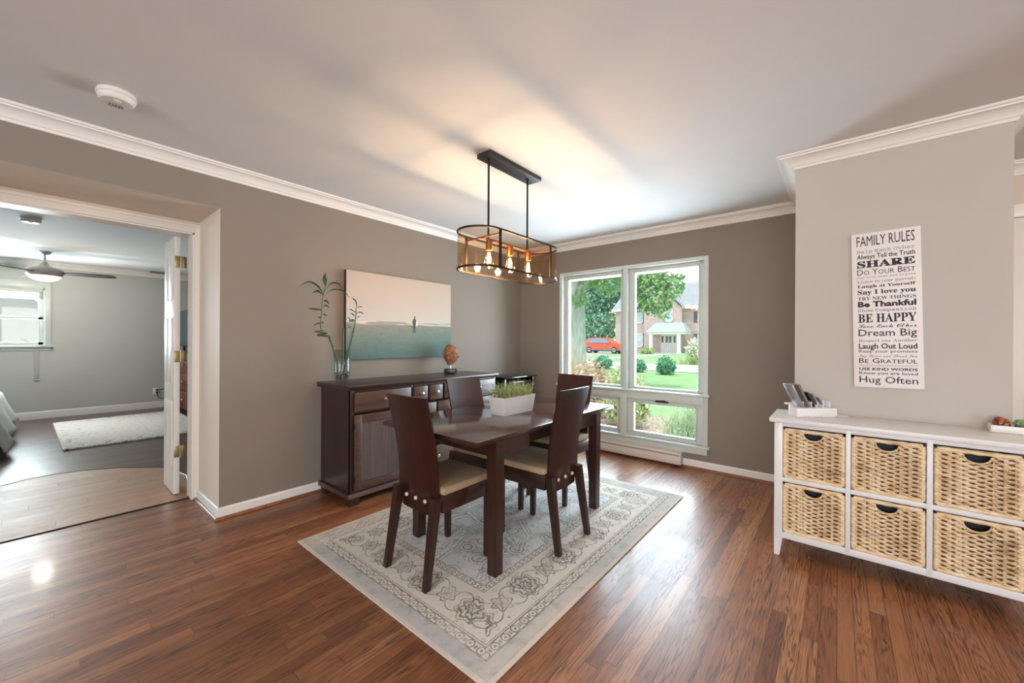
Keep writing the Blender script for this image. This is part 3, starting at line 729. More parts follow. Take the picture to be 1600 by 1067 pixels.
# carved stone head on its stand
hd = thing('head_sculpture', 'carved brown stone head on a small stand on the sideboard', 'sculpture', (-3.055, 2.70, SBZ), math.radians(32))
b = MB(); b.box(-.055, .055, -.045, .045, 0, .050, .003); b.build('base', plain('dark_base', '#23282a', .3, var=.1), hd)
b = MB(); b.tube([(0, 0, .048), (0, 0, .10)], .005, 10); b.build('rod', STEEL, hd)
tb = bmesh.new(); bmesh.ops.create_uvsphere(tb, u_segments=48, v_segments=36, radius=1)
for q in tb.verts:                               # local +x is the face
    x, y, z = q.co
    rx, ry = .074, .062
    se = (1 - min(1, abs(z)) ** 2.7) ** (1 / 2.7) / max(.02, math.sqrt(max(0, 1 - z * z))) if abs(z) < .999 else 1.0
    if z < 0: k_ = 1 - .22 * z * z - .10 * abs(z); rx *= k_; ry *= k_ * .96
    X, Y_, Z = x * rx * se, y * ry * se, z * .095
    if x > 0.1:
        fx = max(0, x) ** 2
        X += .022 * math.exp(-((y / .17) ** 2)) * math.exp(-(((z + .16) / .17) ** 2)) * fx           # nose
        X += .007 * math.exp(-((y / .30) ** 2)) * math.exp(-(((z + .50) / .10) ** 2)) * fx            # lips
        X += .008 * math.exp(-((y / .30) ** 2)) * math.exp(-(((z + .80) / .14) ** 2)) * fx            # chin
        X += .006 * math.exp(-(((z - .16) / .09) ** 2)) * fx                                           # brow
        for sy in (-1, 1):
            X -= .018 * math.exp(-(((y - sy * .36) / .16) ** 2)) * math.exp(-(((z - .02) / .09) ** 2)) * fx
            X += .006 * math.exp(-(((y - sy * .36) / .12) ** 2)) * math.exp(-(((z - .0) / .045) ** 2)) * fx
        X -= .004 * math.exp(-((y / .45) ** 2)) * math.exp(-(((z + .62) / .05) ** 2)) * fx
    if z > .35 or x < -.1: X += .0022 * math.sin(z * 60) * (1 if x < .4 or z > .45 else 0)                          # rows of curls
    q.co = (X, Y_, Z + .188)
b = MB(); b._add(tb); b.lathe([(0, .30), (.020, .299), (.033, .290), (.036, .278), (.036, .255)], (-.014, 0, 0), 24)
for sy in (-1, 1): b.ball((-.008, sy * .062, .172), .03, 12, (.4, .28, 1.15))
b.lathe([(.034, .088), (.036, .105), (.038, .14)], n=20)
SK = M('carved_stone', .75); SK.base(SK.ramp(SK.noise(SK.pos(), 28, 5, .7), [(.3, hexc('#3c2415')), (.52, hexc('#8a5a38')), (.75, hexc('#b8906a'))])); SK.bump(SK.noise(SK.pos(), 160, 4), .5, .003)
b.build('carved_head', SK.m, hd, 60)

# glass-topped black stand in the corner
k = thing('media_stand', 'black glass-topped stand in the corner past the sideboard', 'stand', (W1 + .03, 3.30, 0))
b = MB(); b.box(.02, .36, .0, .56, 0, .05, .003); b.box(.02, .05, .02, .54, .05, .80); b.box(.02, .36, .0, .035, .05, .80, .003); b.box(.02, .36, .525, .56, .05, .80, .003); b.box(.05, .34, .035, .525, .58, .70, .004); b.build('cabinet', BLACKP, k)
GLB = M('dark_glass', .04, color=hexc('#10181c'), spec=.9).m
for nm, z in (('glass_top', .802), ('glass_shelf', .742)):
    b = MB(); b.box(.02 if z > .8 else .05, .40 if z > .8 else .37, 0 if z > .8 else .036, .56 if z > .8 else .524, z, z + .014, .003); b.build(nm, GLB, k)

# canvas print on the wall
A0, A1, AZ0, AZ1 = 1.660, 2.822, 1.056, 1.818
art = thing('canvas_print', 'wide beach canvas print with a lone walking figure above the sideboard', 'picture', (W1, A0, AZ0))
k_ = M('beach_print', .8, spec=.1); x, y, z = k_.xyz()
hy_ = y / (A1 - A0); hz = z / (AZ1 - AZ0)
wob = (k_.noise(k_.vec(0., y * 6, z * 60), 1.0, 4) - .5)
sky = k_.ramp(hz * .9 + hy_ * .08, [(.42, hexc('#c2bdb6')), (.6, hexc('#bfb5aa')), (.95, hexc('#b8aa9c'))])
sand = k_.ramp(hz + wob * .16 - hy_ * .10, [(.0, hexc('#5a726f')), (.18, hexc('#6f817c')), (.30, hexc('#828981')), (.42, hexc('#908e84'))])
rip = k_.noise(k_.vec(0., y * 14 + z * 8, z * 55), 1.0, 4).ss(.56, .68)
sand = k_.mix(rip * .35, sand, hexc('#52635f'))
wave = k_.noise(k_.vec(0., y * 3, z * 26), 1.0, 3, .5, .5)
sea = k_.mix(wave.ss(.45, .6), hexc('#9a9b92'), hexc('#cfcbc3'))
hor = hz + hy_ * -.02
c1 = k_.mix((hor - .395 + wob * .012).gt(0), sand, sea); c1 = k_.mix((hor - .438).gt(0), c1, sky)
k_.base(c1)
b = MB(); b.box(.002, .040, .0, A1 - A0, 0, AZ1 - AZ0, .002); cv = b.build('canvas', [k_.m, plain('dark_canvas_edge', '#3a302a', .8)], art, smooth=0)
zone_mats(cv, lambda p: 0 if p.normal.x > .5 else 1)
fig = [(.0, 0), (.012, .0), (.016, .05), (.022, .0), (.034, .004), (.030, .06), (.036, .09), (.046, .075), (.052, .08), (.044, .115), (.034, .135), (.028, .138), (.030, .150), (.027, .164), (.018, .166), (.013, .156), (.015, .140), (.006, .134), (-.004, .11), (-.002, .085), (.004, .085), (.004, .06)]
b = MB(); b.prism([(p[0] + .675, p[1] + .238) for p in fig], 'X', .040, .0406); b.build('printed_figure', plain('print_ink', '#3f4f4c', .8), art)
b = MB(); b.prism([(.712, .315), (.726, .300), (.732, .335), (.722, .362), (.712, .350)], 'X', .040, .0408); b.build('printed_board', plain('print_white', '#d6d8d0', .8), art)

# ------------------------------------------------------------------ chandelier
CHY, CHX = 2.03, -1.695
ch = thing('pendant_chandelier', 'black oval pendant chandelier with three glowing bulbs hanging over the dining table', 'chandelier', (CHX, CHY, CEIL))
ZT, ZB = 1.892 - CEIL, 1.655 - CEIL
b = MB(); b.box(-.058, .058, -.272, .262, -.028, 0, .003); b.build('canopy', plain('slate_canopy', '#34302e', .55, .3, var=.2, vscale=14), ch)
for yy in (-.225, .175):
    b = MB(); b.tube([(0, yy, -.026), (0, yy, ZT - .028)], .0065, 10); b.lathe([(.011, -.032), (.011, -.026)], (0, yy, 0), 12); b.build('rod', BLACK, ch)
def stadium(hw, hl, n=14):
    pts = []
    for i in range(n + 1): a = PI * i / n; pts.append((hw * math.cos(a), hl - hw + hw * math.sin(a)))
    for i in range(n + 1): a = PI + PI * i / n; pts.append((hw * math.cos(a), -(hl - hw) + hw * math.sin(a)))
    return pts
HW, HL = .150, .440
def band(b, hw, hl, z0, z1, th):
    o_, i_ = stadium(hw, hl), stadium(hw - th, hl - th); tb = bmesh.new()
    r = [[tb.verts.new((p[0], p[1], z)) for p in q] for q, z in ((o_, z0), (o_, z1), (i_, z1), (i_, z0))]
    n = len(o_)
    for A, B in zip(r, r[1:] + r[:1]):
        for i in range(n): tb.faces.new((A[i], A[(i + 1) % n], B[(i + 1) % n], B[i]))
    bmesh.ops.recalc_face_normals(tb, faces=tb.faces[:]); b._add(tb)
BRZ = plain('dark_bronze', '#2a1d14', .45, .7, var=.15, vscale=30)
BRZC = plain('antique_copper', '#8a5c38', .4, .9, var=.15, vscale=30)
b = MB(); band(b, HW, HL, ZT - .010, ZT, .010); b.build('shade_ring', BRZ, ch, 30)
b = MB(); band(b, HW, HL, ZB, ZB + .010, .010); b.build('shade_ring', BRZ, ch, 30)
for sx in (-1, 1):
    for yy in (-.275, .255):
        b = MB(); b.box(sx * (HW - .005) - .003, sx * (HW - .005) + .003, yy - .009, yy + .009, ZB + .004, ZT - .004); b.build('upright_bar', BRZ, ch)
st_ = stadium(HW - .006, HL - .006, 18); tb = bmesh.new()
A = [tb.verts.new((p[0], p[1], ZB + .008)) for p in st_]; B = [tb.verts.new((p[0], p[1], ZT - .008)) for p in st_]
for i in range(len(st_)): tb.faces.new((A[i], A[(i + 1) % len(st_)], B[(i + 1) % len(st_)], B[i]))
bmesh.ops.recalc_face_normals(tb, faces=tb.faces[:]); b = MB(); b._add(tb)
b.build('amber_glass', glass('amber_glass', (.92, .74, .55, 1), .95, .05, 1.75), ch, 60)
b = MB(); b.box(-.012, .012, -.285, .235, ZT - .040, ZT - .028, .002)
for yy in (-.275, .255): b.box(-HW + .004, HW - .004, yy - .005, yy + .005, ZT - .034, ZT - .026)
b.build('socket_bar', BRZC, ch)
GB = glass('bulb_glass', (1.0, .97, .90, 1), .9, .02, 1.45)
FIL = emit('filament', (1.0, .62, .25, 1), 35)
for yy in (-.218, -.013, .188):
    b = MB(); b.lathe([(.0, 0), (.020, 0), (.0205, -.062), (.018, -.066), (0, -.066)], (0, yy, ZT - .036), 18); so = b.build('socket', BRZC, ch)
    b = MB(); b.lathe([(.013, 0), (.015, -.012), (.024, -.045), (.0305, -.075), (.0300, -.092), (.022, -.110), (.008, -.122), (.0, -.124)], (0, yy, ZT - .100), 20, cap=False); bu = b.build('bulb', GB, ch, 60)
    b = MB()
    for i in range(6):
        a = i * PI / 3; b.tube([(.006 * math.cos(a), yy + .006 * math.sin(a), ZT - .118), (.013 * math.cos(a), yy + .013 * math.sin(a), ZT - .180)], .0016, 6)
    b.build('filament', FIL, bu)
    light('bulb_light', 'POINT', (CHX, CHY + yy, CEIL + ZT - .150), 16.5, (1.0, .64, .37), radius=.018)

# ------------------------------------------------------------------ white cubby shelf
sh = thing('cubby_shelf', 'white two-row cubby shelf of baskets along the pale partition wall', 'shelf', (-.283, 2.72, 0))
b = MB(); b.box(-.022, 1.00, -.032, W3 - 2.72 - .004, .766, .793, .006); b.build('top', SHELF_W, sh)
DP = W3 - 2.72 - .02
b = MB()
for x0, x1 in ((0, .040), (.314, .335), (.611, .632), (.908, .948)): b.box(x0, x1, 0, DP, .105 if .1 < x0 < .9 else .10, .767, .002)
for z0, z1 in ((.105, .140), (.428, .452), (.742, .767)): b.box(.002, .946, .001, DP, z0, z1, .002)
b.box(.01, .94, DP - .01, DP, .11, .767)
b.build('frame', SHELF_W, sh)
for x0 in (0, .908):
    for y0 in (0, DP - .04):
        b = MB(); s_ = 1 if x0 == 0 else -1; cx = x0 + .02
        b.frustum((cx - s_ * .007, y0 + .02, 0), (.026, .036), (cx, y0 + .02, .102), (.040, .040), .002); b.build('leg', SHELF_W, sh)
# woven baskets
k = M('water_hyacinth', .75, spec=.25)
oi = k.n('ShaderNodeObjectInfo'); rnd = E(k.t, oi.outputs['Random'])
x, y, z = k.xyz()
v = k.vec(x * 16, y * 10, z * 95 + rnd * 50.0)
f = k.noise(v, 1.0, 4, .65)
f2 = k.noise(k.vec(x * 3 + rnd * 20.0, 0., z * 16 + rnd * 9.0), 1.0, 2)
k.base(k.mix((f2.ss(.58, .78) * .55).clamp(), k.ramp(f, [(.26, hexc('#a47a4c')), (.38, hexc('#d6b385')), (.52, hexc('#e9d2ae')), (.72, hexc('#f4e8d3'))]), hexc('#8a5a34')))
k.bump(k.noise(k.vec(x * 8, y * 8, z * 260), 1.0, 3), .4, .002); WEAVE = k.m
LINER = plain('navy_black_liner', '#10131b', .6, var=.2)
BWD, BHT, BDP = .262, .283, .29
WEAVE_D = plain('shaded_straw', '#7d5834', .8, var=.3, vscale=40)  # straw darkened in colour for the shade between the strands
def make_basket():
    r = thing('woven_basket', '', 'basket', group='woven storage baskets in the white cubbies')
    hx = BWD / 2; rng = random.Random(11)
    hc, hrx, hrz, hz0 = 0.0, .044, .036, BHT - .026          # half-moon grip
    b = MB(); rows = 24; ncol = 9
    for i in range(rows):
        z = .012 + (BHT - .030) * (i + .5) / rows
        segs = [[]]; N = 42
        for j in range(N + 1):
            x = -hx + .006 + (BWD - .012) * j / N
            yy = -.004 +   .0085 * math.sin(PI * ncol * (x + hx) / BWD + (PI if i % 2 else 0)) + rng.uniform(-.0008, .0008)
            zz = z + .0042 * math.sin(2 * PI * ncol * (x + hx) / BWD * .5 + (0 if i % 2 else PI) + 1.3) + rng.uniform(-.0010, .0010)
            if z > hz0 - hrz * math.sqrt(max(0, 1 - (x / hrx) ** 2)) - .004 and abs(x) < hrx:
                if segs[-1]: segs.append([])
                continue
            segs[-1].append((x, yy, zz))
        for sg in segs:
            if len(sg) > 2: b.tube(sg, [.0061 + rng.uniform(-.0013, .0009) for _ in sg], 6, flat=.8)
    for i in range(8):                                       # upright stakes
        x = -hx + .016 + (BWD - .032) * i / 7
        if abs(x) > hrx: b.tube([(x, .002, .01), (x, .002, BHT - .01)], .005, 6)
    b.build('woven_front', WEAVE, r, 60)
    b = MB()
    P = [(-hx + .005, -.004, .008), (-hx + .005, -.004, BHT - .012), (hx - .005, -.004, BHT - .012), (hx - .005, -.004, .008), (-hx + .005, -.004, .008)]
    for A, B in zip(P, P[1:]):
        n = 15; pts = [tuple(A[q] + (B[q] - A[q]) * j / n for q in range(3)) for j in range(n + 1)]
        b.tube(pts, [.0108 + .0012 * ((j * 7) % 3 - 1) for j in range(n + 1)], 8)
    b.tube([(hrx * math.cos(a), -.003, hz0 - hrz * math.sin(a)) for a in [PI * q / 12 for q in range(13)]], .0045, 6)
    b.build('rim', WEAVE, r, 60)
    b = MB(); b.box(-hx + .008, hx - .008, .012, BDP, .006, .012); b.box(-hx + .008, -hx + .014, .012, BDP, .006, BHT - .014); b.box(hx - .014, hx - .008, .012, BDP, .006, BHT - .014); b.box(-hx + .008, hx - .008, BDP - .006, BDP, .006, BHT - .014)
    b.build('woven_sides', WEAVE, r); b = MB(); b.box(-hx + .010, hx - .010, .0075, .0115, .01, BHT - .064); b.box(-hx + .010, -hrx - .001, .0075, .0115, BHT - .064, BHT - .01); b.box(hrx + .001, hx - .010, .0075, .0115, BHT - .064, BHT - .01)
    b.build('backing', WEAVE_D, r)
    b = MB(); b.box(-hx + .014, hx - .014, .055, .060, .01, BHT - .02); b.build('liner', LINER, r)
    return r
bk0 = make_basket()
cols = [.177, .473, .7715]; names = ['left', 'middle', 'right']
for ri, (z, rn) in enumerate(((.4525, 'upper'), (.1405, 'lower'))):
    for ci, x in enumerate(cols):
        o = bk0 if (ri == 0 and ci == 0) else copy_tree(bk0)
        o.location = (-.283 + x, 2.72 + .016, z)
        o['label'] = 'woven straw basket with half-moon grip in the %s %s cubby of the white shelf' % (rn, {'left': 'left-hand', 'middle': 'middle', 'right': 'right-hand'}[names[ci]])

# ------------------------------------------------------------------ family rules sign
SGW, SGH = .285, .885
sg = thing('wall_sign', 'tall white FAMILY RULES lettered sign on the pale partition wall', 'sign', (.205, W3 - .001, 1.412))
sg.rotation_euler = (0, math.radians(-1.2), 0)
b = MB(); b.box(-SGW / 2, SGW / 2, -.016, 0, -SGH / 2, SGH / 2, .0015); b.build('board', plain('sign_board', '#e4dfdc', .5, var=.01), sg)
INK = plain('sign_ink', '#16131c', .6, var=0); INKL = plain('sign_grey_ink', '#7d7475', .6, var=0)
def mathfont(s_, base_u, base_l):
    return ''.join(chr(base_u + ord(c) - 65) if 'A' <= c <= 'Z' else chr(base_l + ord(c) - 97) if 'a' <= c <= 'z' else c for c in s_)
SER = lambda q: mathfont(q, 0x1D400, 0x1D41A)
SCR = lambda q: mathfont(q, 0x1D4D0, 0x1D4EA)
MON = lambda q: mathfont(q, 0x1D670, 0x1D68A)
ID = lambda q: q
LINES = [('FAMILY RULES', ID, 138, 60, 0, 0), ('Help Each Other', MON, 201, 19, 0, 1), ('Always Tell the Truth', ID, 232, 27, .012, 0), ('SHARE', SER, 278, 40, .022, 0),
         ('D\x01O Y\x01OUR B\x01EST', ID, 326, 33, 0, 0), ('Pay with hugs and kisses', MON, 357, 12, 0, 1), ('Listen to your parents', SER, 383, 19, -.010, 1), ('Laugh at Yourself', SER, 411, 17, .010, 0),
         ('Say I love you', SER, 446, 27, .010, 0), ('TRY NEW THINGS', SER, 485, 20, -.004, 0), ('Be Thankful', ID, 519, 33, .040, 0), ('Show Compassion', MON, 556, 18, .0, 0), ('BE HAPPY', SER, 603, 51, .008, 0),
         ('Love Each Other', SCR, 651, 21, 0, 0), ('Dream Big', ID, 691, 40, .006, 0), ('Respect one Another', SER, 738, 17, -.010, 1), ('Laugh Out Loud', ID, 771, 31, .022, 0), ('Keep your promises', ID, 802, 15, .006, 0),
         ('Say Please and Thank You', SCR, 829, 15, -.004, 1), ('B\x01E G\x01RATEFUL', ID, 858, 29, .003, 0), ('Think of others before yourself', MON, 886, 9, 0, 1), ('USE KIND WORDS', ID, 908, 16, .026, 0), ('Know you are loved', ID, 932, 16, .008, 0), ('Hug Often', ID, 971, 39, .003, 0)]
for txt, fn, yc, hgt, off, grey in LINES:
    cu = bpy.data.curves.new('text_line', 'FONT'); small = '\x01' in txt; chars = []; caps = []
    run = False
    for cch in txt:
        if cch == '\x01': run = True; continue
        if cch == ' ': run = False
        chars.append(cch); caps.append(run)
    cu.body = fn(''.join(chars)); cu.size = 1.0; cu.offset = off; cu.resolution_u = 2; cu.fill_mode = 'BOTH'
    if small:
        cu.small_caps_scale = .78
        for i, q in enumerate(caps):
            if q: cu.body_format[i].use_small_caps = True
        cu.body = ''.join(q.lower() if c_ else q for q, c_ in zip(chars, caps))
        for i, q in enumerate(caps): cu.body_format[i].use_small_caps = q
    to = bpy.data.objects.new('text_tmp', cu); COL.objects.link(to); bpy.context.view_layer.update()
    me = bpy.data.meshes.new_from_object(to.evaluated_get(bpy.context.evaluated_depsgraph_get()))
    bpy.data.objects.remove(to)
    xs = [q.co.x for q in me.vertices]; ys = [q.co.y for q in me.vertices]
    sx = .238 / (max(xs) - min(xs)); top = max(ys); Hh = hgt / 928 * SGH; sy = Hh / top
    zc = SGH / 2 - (yc - 90) / 928 * SGH - Hh / 2
    for q in me.vertices: q.co = ((q.co.x - min(xs)) * sx - .119, -.0166, q.co.y * sy + zc)
    me.materials.clear(); me.materials.append(INKL if grey else INK); me.name = 'text_line'
    o = bpy.data.objects.new('text_line', me); COL.objects.link(o); o.parent = sg

# ------------------------------------------------------------------ charging dock with devices, cables, tray
STZ = .7935
DK = (-.115, 2.87, STZ); DR = math.radians(41)
dk = thing('charging_dock', 'white slotted charging dock on the left end of the shelf top', 'dock', DK, DR)
PLW = plain('white_plastic', '#e6e3e1', .35, var=.01)
b = MB(); b.box(-.118, .118, -.036, .036, .004, .054, .006); b.box(-.112, .112, -.030, .030, 0, .006); b.build('base', PLW, dk)
b = MB(); b.box(.106, .120, -.012, .012, .014, .026, .003); b.build('power_socket', plain('grey_plastic', '#8e8a88', .4), dk)
for i, xx in enumerate((-.072, -.025, .010, .045, .082)):
    b = MB(); b.box(xx - .0015, xx + .0015, -.026, .026, .053, .090, .001); b.build('divider', plain('clear_divider', '#e9edef', .15), dk)
def slab(nm, lb, cat, xx, w_, h_, t_, tilt, body, face, yo=0.0, grp=None):
    rr = Matrix.Rotation(DR, 4, 'Z'); o = thing(nm, lb, cat, Vector(DK) + rr @ Vector((xx, yo, .0548)), DR, grp)
    b = MB(); m_ = Matrix.Rotation(-tilt, 4, 'Y'); b.box(-t_ / 2, t_ / 2, -w_ / 2, w_ / 2, t_ * .5, h_, .0025, mat=m_); b.build('body', body, o)
    b = MB(); b.box(t_ / 2 - .0003, t_ / 2 + .0006, -w_ / 2 + .006, w_ / 2 - .006, .012, h_ - .010, mat=m_); b.build('screen', face, o)
SILV = plain('silver_case', '#a9a4a8', .3, .7, var=.02); SCRN = plain('dark_screen', '#0b0b10', .12, var=.02); GREY = plain('grey_case', '#77706e', .5, var=.05)
slab('tablet_computer', 'tall silver tablet in the leftmost slot of the charging dock', 'tablet', -.078, .075, .150, .010, math.radians(27), SILV, SCRN)
slab('tablet_computer', 'tall brown-cased tablet in the second slot of the charging dock', 'tablet', -.042, .080, .150, .013, math.radians(27), plain('brown_case', '#7c6f68', .5), SCRN)
slab('phone', 'black phone with a green top leaning in the middle of the charging dock', 'phone', -.004, .050, .098, .010, math.radians(27), plain('green_black_case', '#141812', .4), SCRN)
slab('phone', 'grey phone leaning just right of the black phone in the charging dock', 'phone', .022, .050, .088, .009, math.radians(27), GREY, SCRN)
slab('phone', 'short silver phone in the slot farthest right in the charging dock', 'phone', .056, .046, .070, .008, math.radians(30), SILV, SCRN)
def wpt(x, y, z): return tuple(Vector(DK) + Matrix.Rotation(DR, 4, 'Z') @ Vector((x, y, z)))
b = MB(); b.tube(curve_pts([wpt(.122, 0, .018), wpt(.150, .005, .010), wpt(.180, .018, .0035), wpt(.205, .008, .003), wpt(.200, -.012, .003), wpt(.165, -.020, .003), wpt(.128, -.014, .003)], 6), .0022, 6)
tag(b.build('charging_cable', PLW, smooth=60), 'thin white cable looping out of the right end of the charging dock', 'cable')
for i, xx in enumerate((-.060, .015)):
    b = MB(); b.tube(curve_pts([wpt(xx + .012, -.037, .012), wpt(xx + .006, -.046, .004), wpt(xx - .01, -.056, .0032), wpt(xx - .022, -.066, .0032)], 5), .002, 6); b.box(-.0045, .0045, -.009, .009, 0, .006, .0015, mat=Matrix.Translation(wpt(xx - .027, -.070, .0004)) @ Matrix.Rotation(DR - .9, 4, 'Z'))
    tag(b.build('charging_cable', PLW, smooth=60), ['left one of two short white cable ends lying in front of the charging dock', 'right one of two short white cable ends lying in front of the charging dock'][i], 'cable')
b = MB(); b.box(-.016, .016, -.012, .012, 0, .052, .004); b.tube([(-.040, 0, .058), (.012, 0, .058)], .006, 10)
o = b.build('wall_charger', PLW, loc=(-.215, 2.93, STZ)); o.rotation_euler = (0, 0, .5); tag(o, 'small white plug charger behind the left end of the charging dock', 'charger')

tr = thing('white_tray', 'narrow white tray at the right end of the shelf top', 'tray', (.665, 2.985, STZ), math.radians(-3))
b = MB(); b.box(-.095, .095, -.035, .035, 0, .006, .002)
for a in ((-.095, .095, -.035, -.030), (-.095, .095, .030, .035), (-.095, -.090, -.035, .035), (.090, .095, -.035, .035)): b.box(a[0], a[1], a[2], a[3], .002, .034, .0015)
b.build('tray_body', PLW, tr)
b = MB(); b.ball((0, 0, .0345), .022, 18, (1, 1, 1.55)); b.ball((.018, 0, .031), .018, 16, (1, 1, 1.65)); b.ball((.031, -.010, .011), .011, 10)
k = M('orange_black_glaze', .3); k.base(k.ramp(E(k.t, k.noise(k.pos(), 90, 2).v), [(.42, hexc('#14100d')), (.5, hexc('#b05a24')), (.62, hexc('#8a3d16'))]))
o = b.build('ornament', k.m, loc=(.603, 2.985, STZ + .0065)); tag(o, 'tiny orange and black ornament on the left of the white tray', 'ornament')
sc = thing('succulent', 'tiny green succulent on the white tray near the wall end', 'plant', (.668, 2.985, STZ + .0065))
b = MB(); b.lathe([(0, 0), (.014, 0), (.019, .038), (.016, .038), (0, .036)], n=14); b.build('pot', plain('mauve_pot', '#6d5560', .6), sc)
for rr_, zz, n_ in ((.022, .042, 8), (.014, .052, 6)):
    for i in range(n_):
        a = 2 * PI * i / n_ + zz * 40
        b = MB(); b.ball((rr_ * .75 * math.cos(a), rr_ * .75 * math.sin(a), zz), .0095, 8, (1, 1, .85)); b.build('leaf', plain('succulent_green', '#6f9a63', .5, var=.2, vscale=60) if i == 0 and rr_ > .01 else bpy.data.materials['succulent_green'], sc)

# smoke detectors
def smoke(loc, lb):
    r = thing('smoke_detector', lb, 'smoke detector', loc, group=None)
    b = MB(); b.lathe([(0, 0), (.068, 0), (.068, -.012), (.072, -.014), (.072, -.020), (.068, -.022), (.064, -.036), (.056, -.044), (0, -.046)], n=40); b.build('housing', plain('detector_white', '#dedad4', .45, var=.01), r)
    b = MB(); b.box(.004, .034, -.014, .014, -.049, -.045, .002); b.build('test_button', bpy.data.materials['detector_white'], r)
    b = MB()
    for i in range(5): b.box(-.050, -.014, -.024 + i * .011, -.019 + i * .011, -.0468, -.045)
    b.build('vent_slots', plain('vent_grey', '#8b8782', .6), r)
smoke((-2.655, .238, CEIL), 'round white smoke detector on the dining room ceiling')
smoke((-6.05, -.045, CEIL), 'round white smoke detector on the bedroom ceiling beyond the doorway')

# ------------------------------------------------------------------ bedroom
w2 = thing('window_2', 'bedroom window with raised blind', 'window', (BX, 0, 0), kind='structure')
y0, y1, z0, z1 = BW
b = MB()
for a in ((y1 - .004, y1 + .060, z0 - .05, z1 + .105), (y0 - .06, y0 + .004, z0 - .05, z1 + .105), (y0, y1, z1 - .004, z1 + .105)): b.box(0, .020, a[0], a[1], a[2], a[3], .003)
b.box(-.02, .055, y0 - .085, y1 + .085, z0 - .025, z0 - .002, .004); b.box(0, .016, y0 - .06, y1 + .06, z0 - .075, z0 - .02, .003)
b.box(-.13, .004, y1 - .02, y1, z0, z1); b.box(-.13, .004, y0, y0 + .02, z0, z1); b.box(-.13, .004, y0, y1, z1 - .02, z1); b.box(-.13, 0, y0, y1, z0 - .01, z0 + .012)
b.build('casing', WHITE_W, w2)
for zz0, zz1, xo in ((z0 + .012, 1.545, -.06), (1.515, z1 - .02, -.09)):
    b = MB(); yy0, yy1 = y0 + .02, y1 - .02
    for a in ((yy0, yy0 + .05, zz0, zz1), (yy1 - .05, yy1, zz0, zz1), (yy0, yy1, zz0, zz0 + .04), (yy0, yy1, zz1 - .032, zz1)): b.box(xo, xo + .03, a[0], a[1], a[2], a[3], .003)
    so = b.build('sash', WHITE_W, w2); b = MB(); b.box(xo + .012, xo + .018, yy0 + .045, yy1 - .045, zz0 + .035, zz1 - .028); b.build('pane', GLASSW, so)
b = MB(); b.box(-.05, -.005, y0 + .022, y1 - .022, z1 - .06, z1 - .021, .003)
for i in range(9): b.box(-.052, -.004, y0 + .028, y1 - .028, z1 - .165 + i * .012, z1 - .158 + i * .012, .001)
b.build('raised_blind', plain('blind_white', '#d3d6d2', .5, var=.02), w2)

b = MB(); b.box(0, .012, -.024, .024, .62, 1.04, .002); b.ball((.012, -.012, .595), .022, 10, (.5, 1, .7)); b.ball((.012, .018, .59), .018, 10, (.5, 1, .7))
tag(b.build('cable_cover', plain('cover_grey', '#aeb2ae', .6), loc=(BX, -.008, 0)), 'thin pale cable cover on the grey wall under the bedroom window', 'cable cover')
ou = thing('wall_outlet', 'white outlet with black plugs low on the bedroom far wall', 'outlet', (BX, 1.345, .30))
b = MB(); b.box(0, .006, -.038, .038, -.058, .058, .002); b.build('plate', PLW, ou)
b = MB(); b.box(.006, .03, .002, .028, -.035, -.01, .003); b.box(.006, .03, .002, .028, .008, .034, .003); b.build('plug', BLACKP, ou)
b = MB(); b.tube(curve_pts([(BX + .031, 1.36, .32), (BX + .05, 1.42, .325), (BX + .06, 1.52, .37), (BX + .06, 1.60, .44)], 5), .006, 6); b.tube(curve_pts([(BX + .031, 1.36, .275), (BX + .05, 1.37, .21), (BX + .05, 1.43, .165), (BX + .06, 1.56, .17)], 5), .006, 6)
tag(b.build('power_cord', BLACKP, smooth=60), 'black cords running from the bedroom wall outlet', 'cord')
b = MB(); b.box(-.10, .10, -.18, .18, -.012, 0, .003)
tag(b.build('ceiling_vent', plain('vent_dark', '#6b6c6a', .5), loc=(-9.18, 1.42, CEIL)), 'thin ceiling vent near the bedroom far wall', 'vent')

# ceiling fan
fn = thing('ceiling_fan', 'brushed nickel ceiling fan with lit bowl in the bedroom', 'ceiling fan', (-8.2, .06, CEIL))
b = MB(); b.lathe([(0, 0), (.062, 0), (.062, -.012), (.045, -.035), (.02, -.045), (0, -.045)], n=28); b.build('canopy', STEEL, fn)
b = MB(); b.tube([(0, 0, -.04), (0, 0, -.16)], .013, 12); b.build('downrod', STEEL, fn)
b = MB(); b.lathe([(0, -.14), (.025, -.145), (.045, -.18), (.08, -.205), (.15, -.225), (.170, -.25), (.172, -.285), (.165, -.315), (.15, -.33), (0, -.33)], n=40); b.build('motor_housing', plain('satin_nickel', '#b9b0a8', .35, .35, var=.03), fn)
b = MB(); b.lathe([(.150, -.328), (.148, -.342), (.12, -.372), (.07, -.392), (0, -.40)], n=36, cap=False); b.build('light_bowl', emit('lit_bowl', (1.0, .80, .62, 1), 1.6), fn, 60)
light('fan_light', 'POINT', (-8.2, .06, CEIL - .47), 30, (1.0, .86, .72), radius=.09)
FBW = wood('fan_blade_wood', '#211a18', '#37302c', 'Y', .6, .6)
for i in range(3):
    a = math.radians(76) + i * 2 * PI / 3
    b = MB(); b.prism([(-.035, .15), (.035, .15), (.062, .30), (.070, .55), (.055, .66), (.0, .69), (-.045, .66), (-.060, .50), (-.055, .28)], 'Z', -.004, .004, mat=Matrix.Translation((0, 0, -.282)) @ Matrix.Rotation(a - PI / 2, 4, 'Z') @ Matrix.Rotation(math.radians(-13), 4, 'Y')); b.build('blade', FBW, fn)

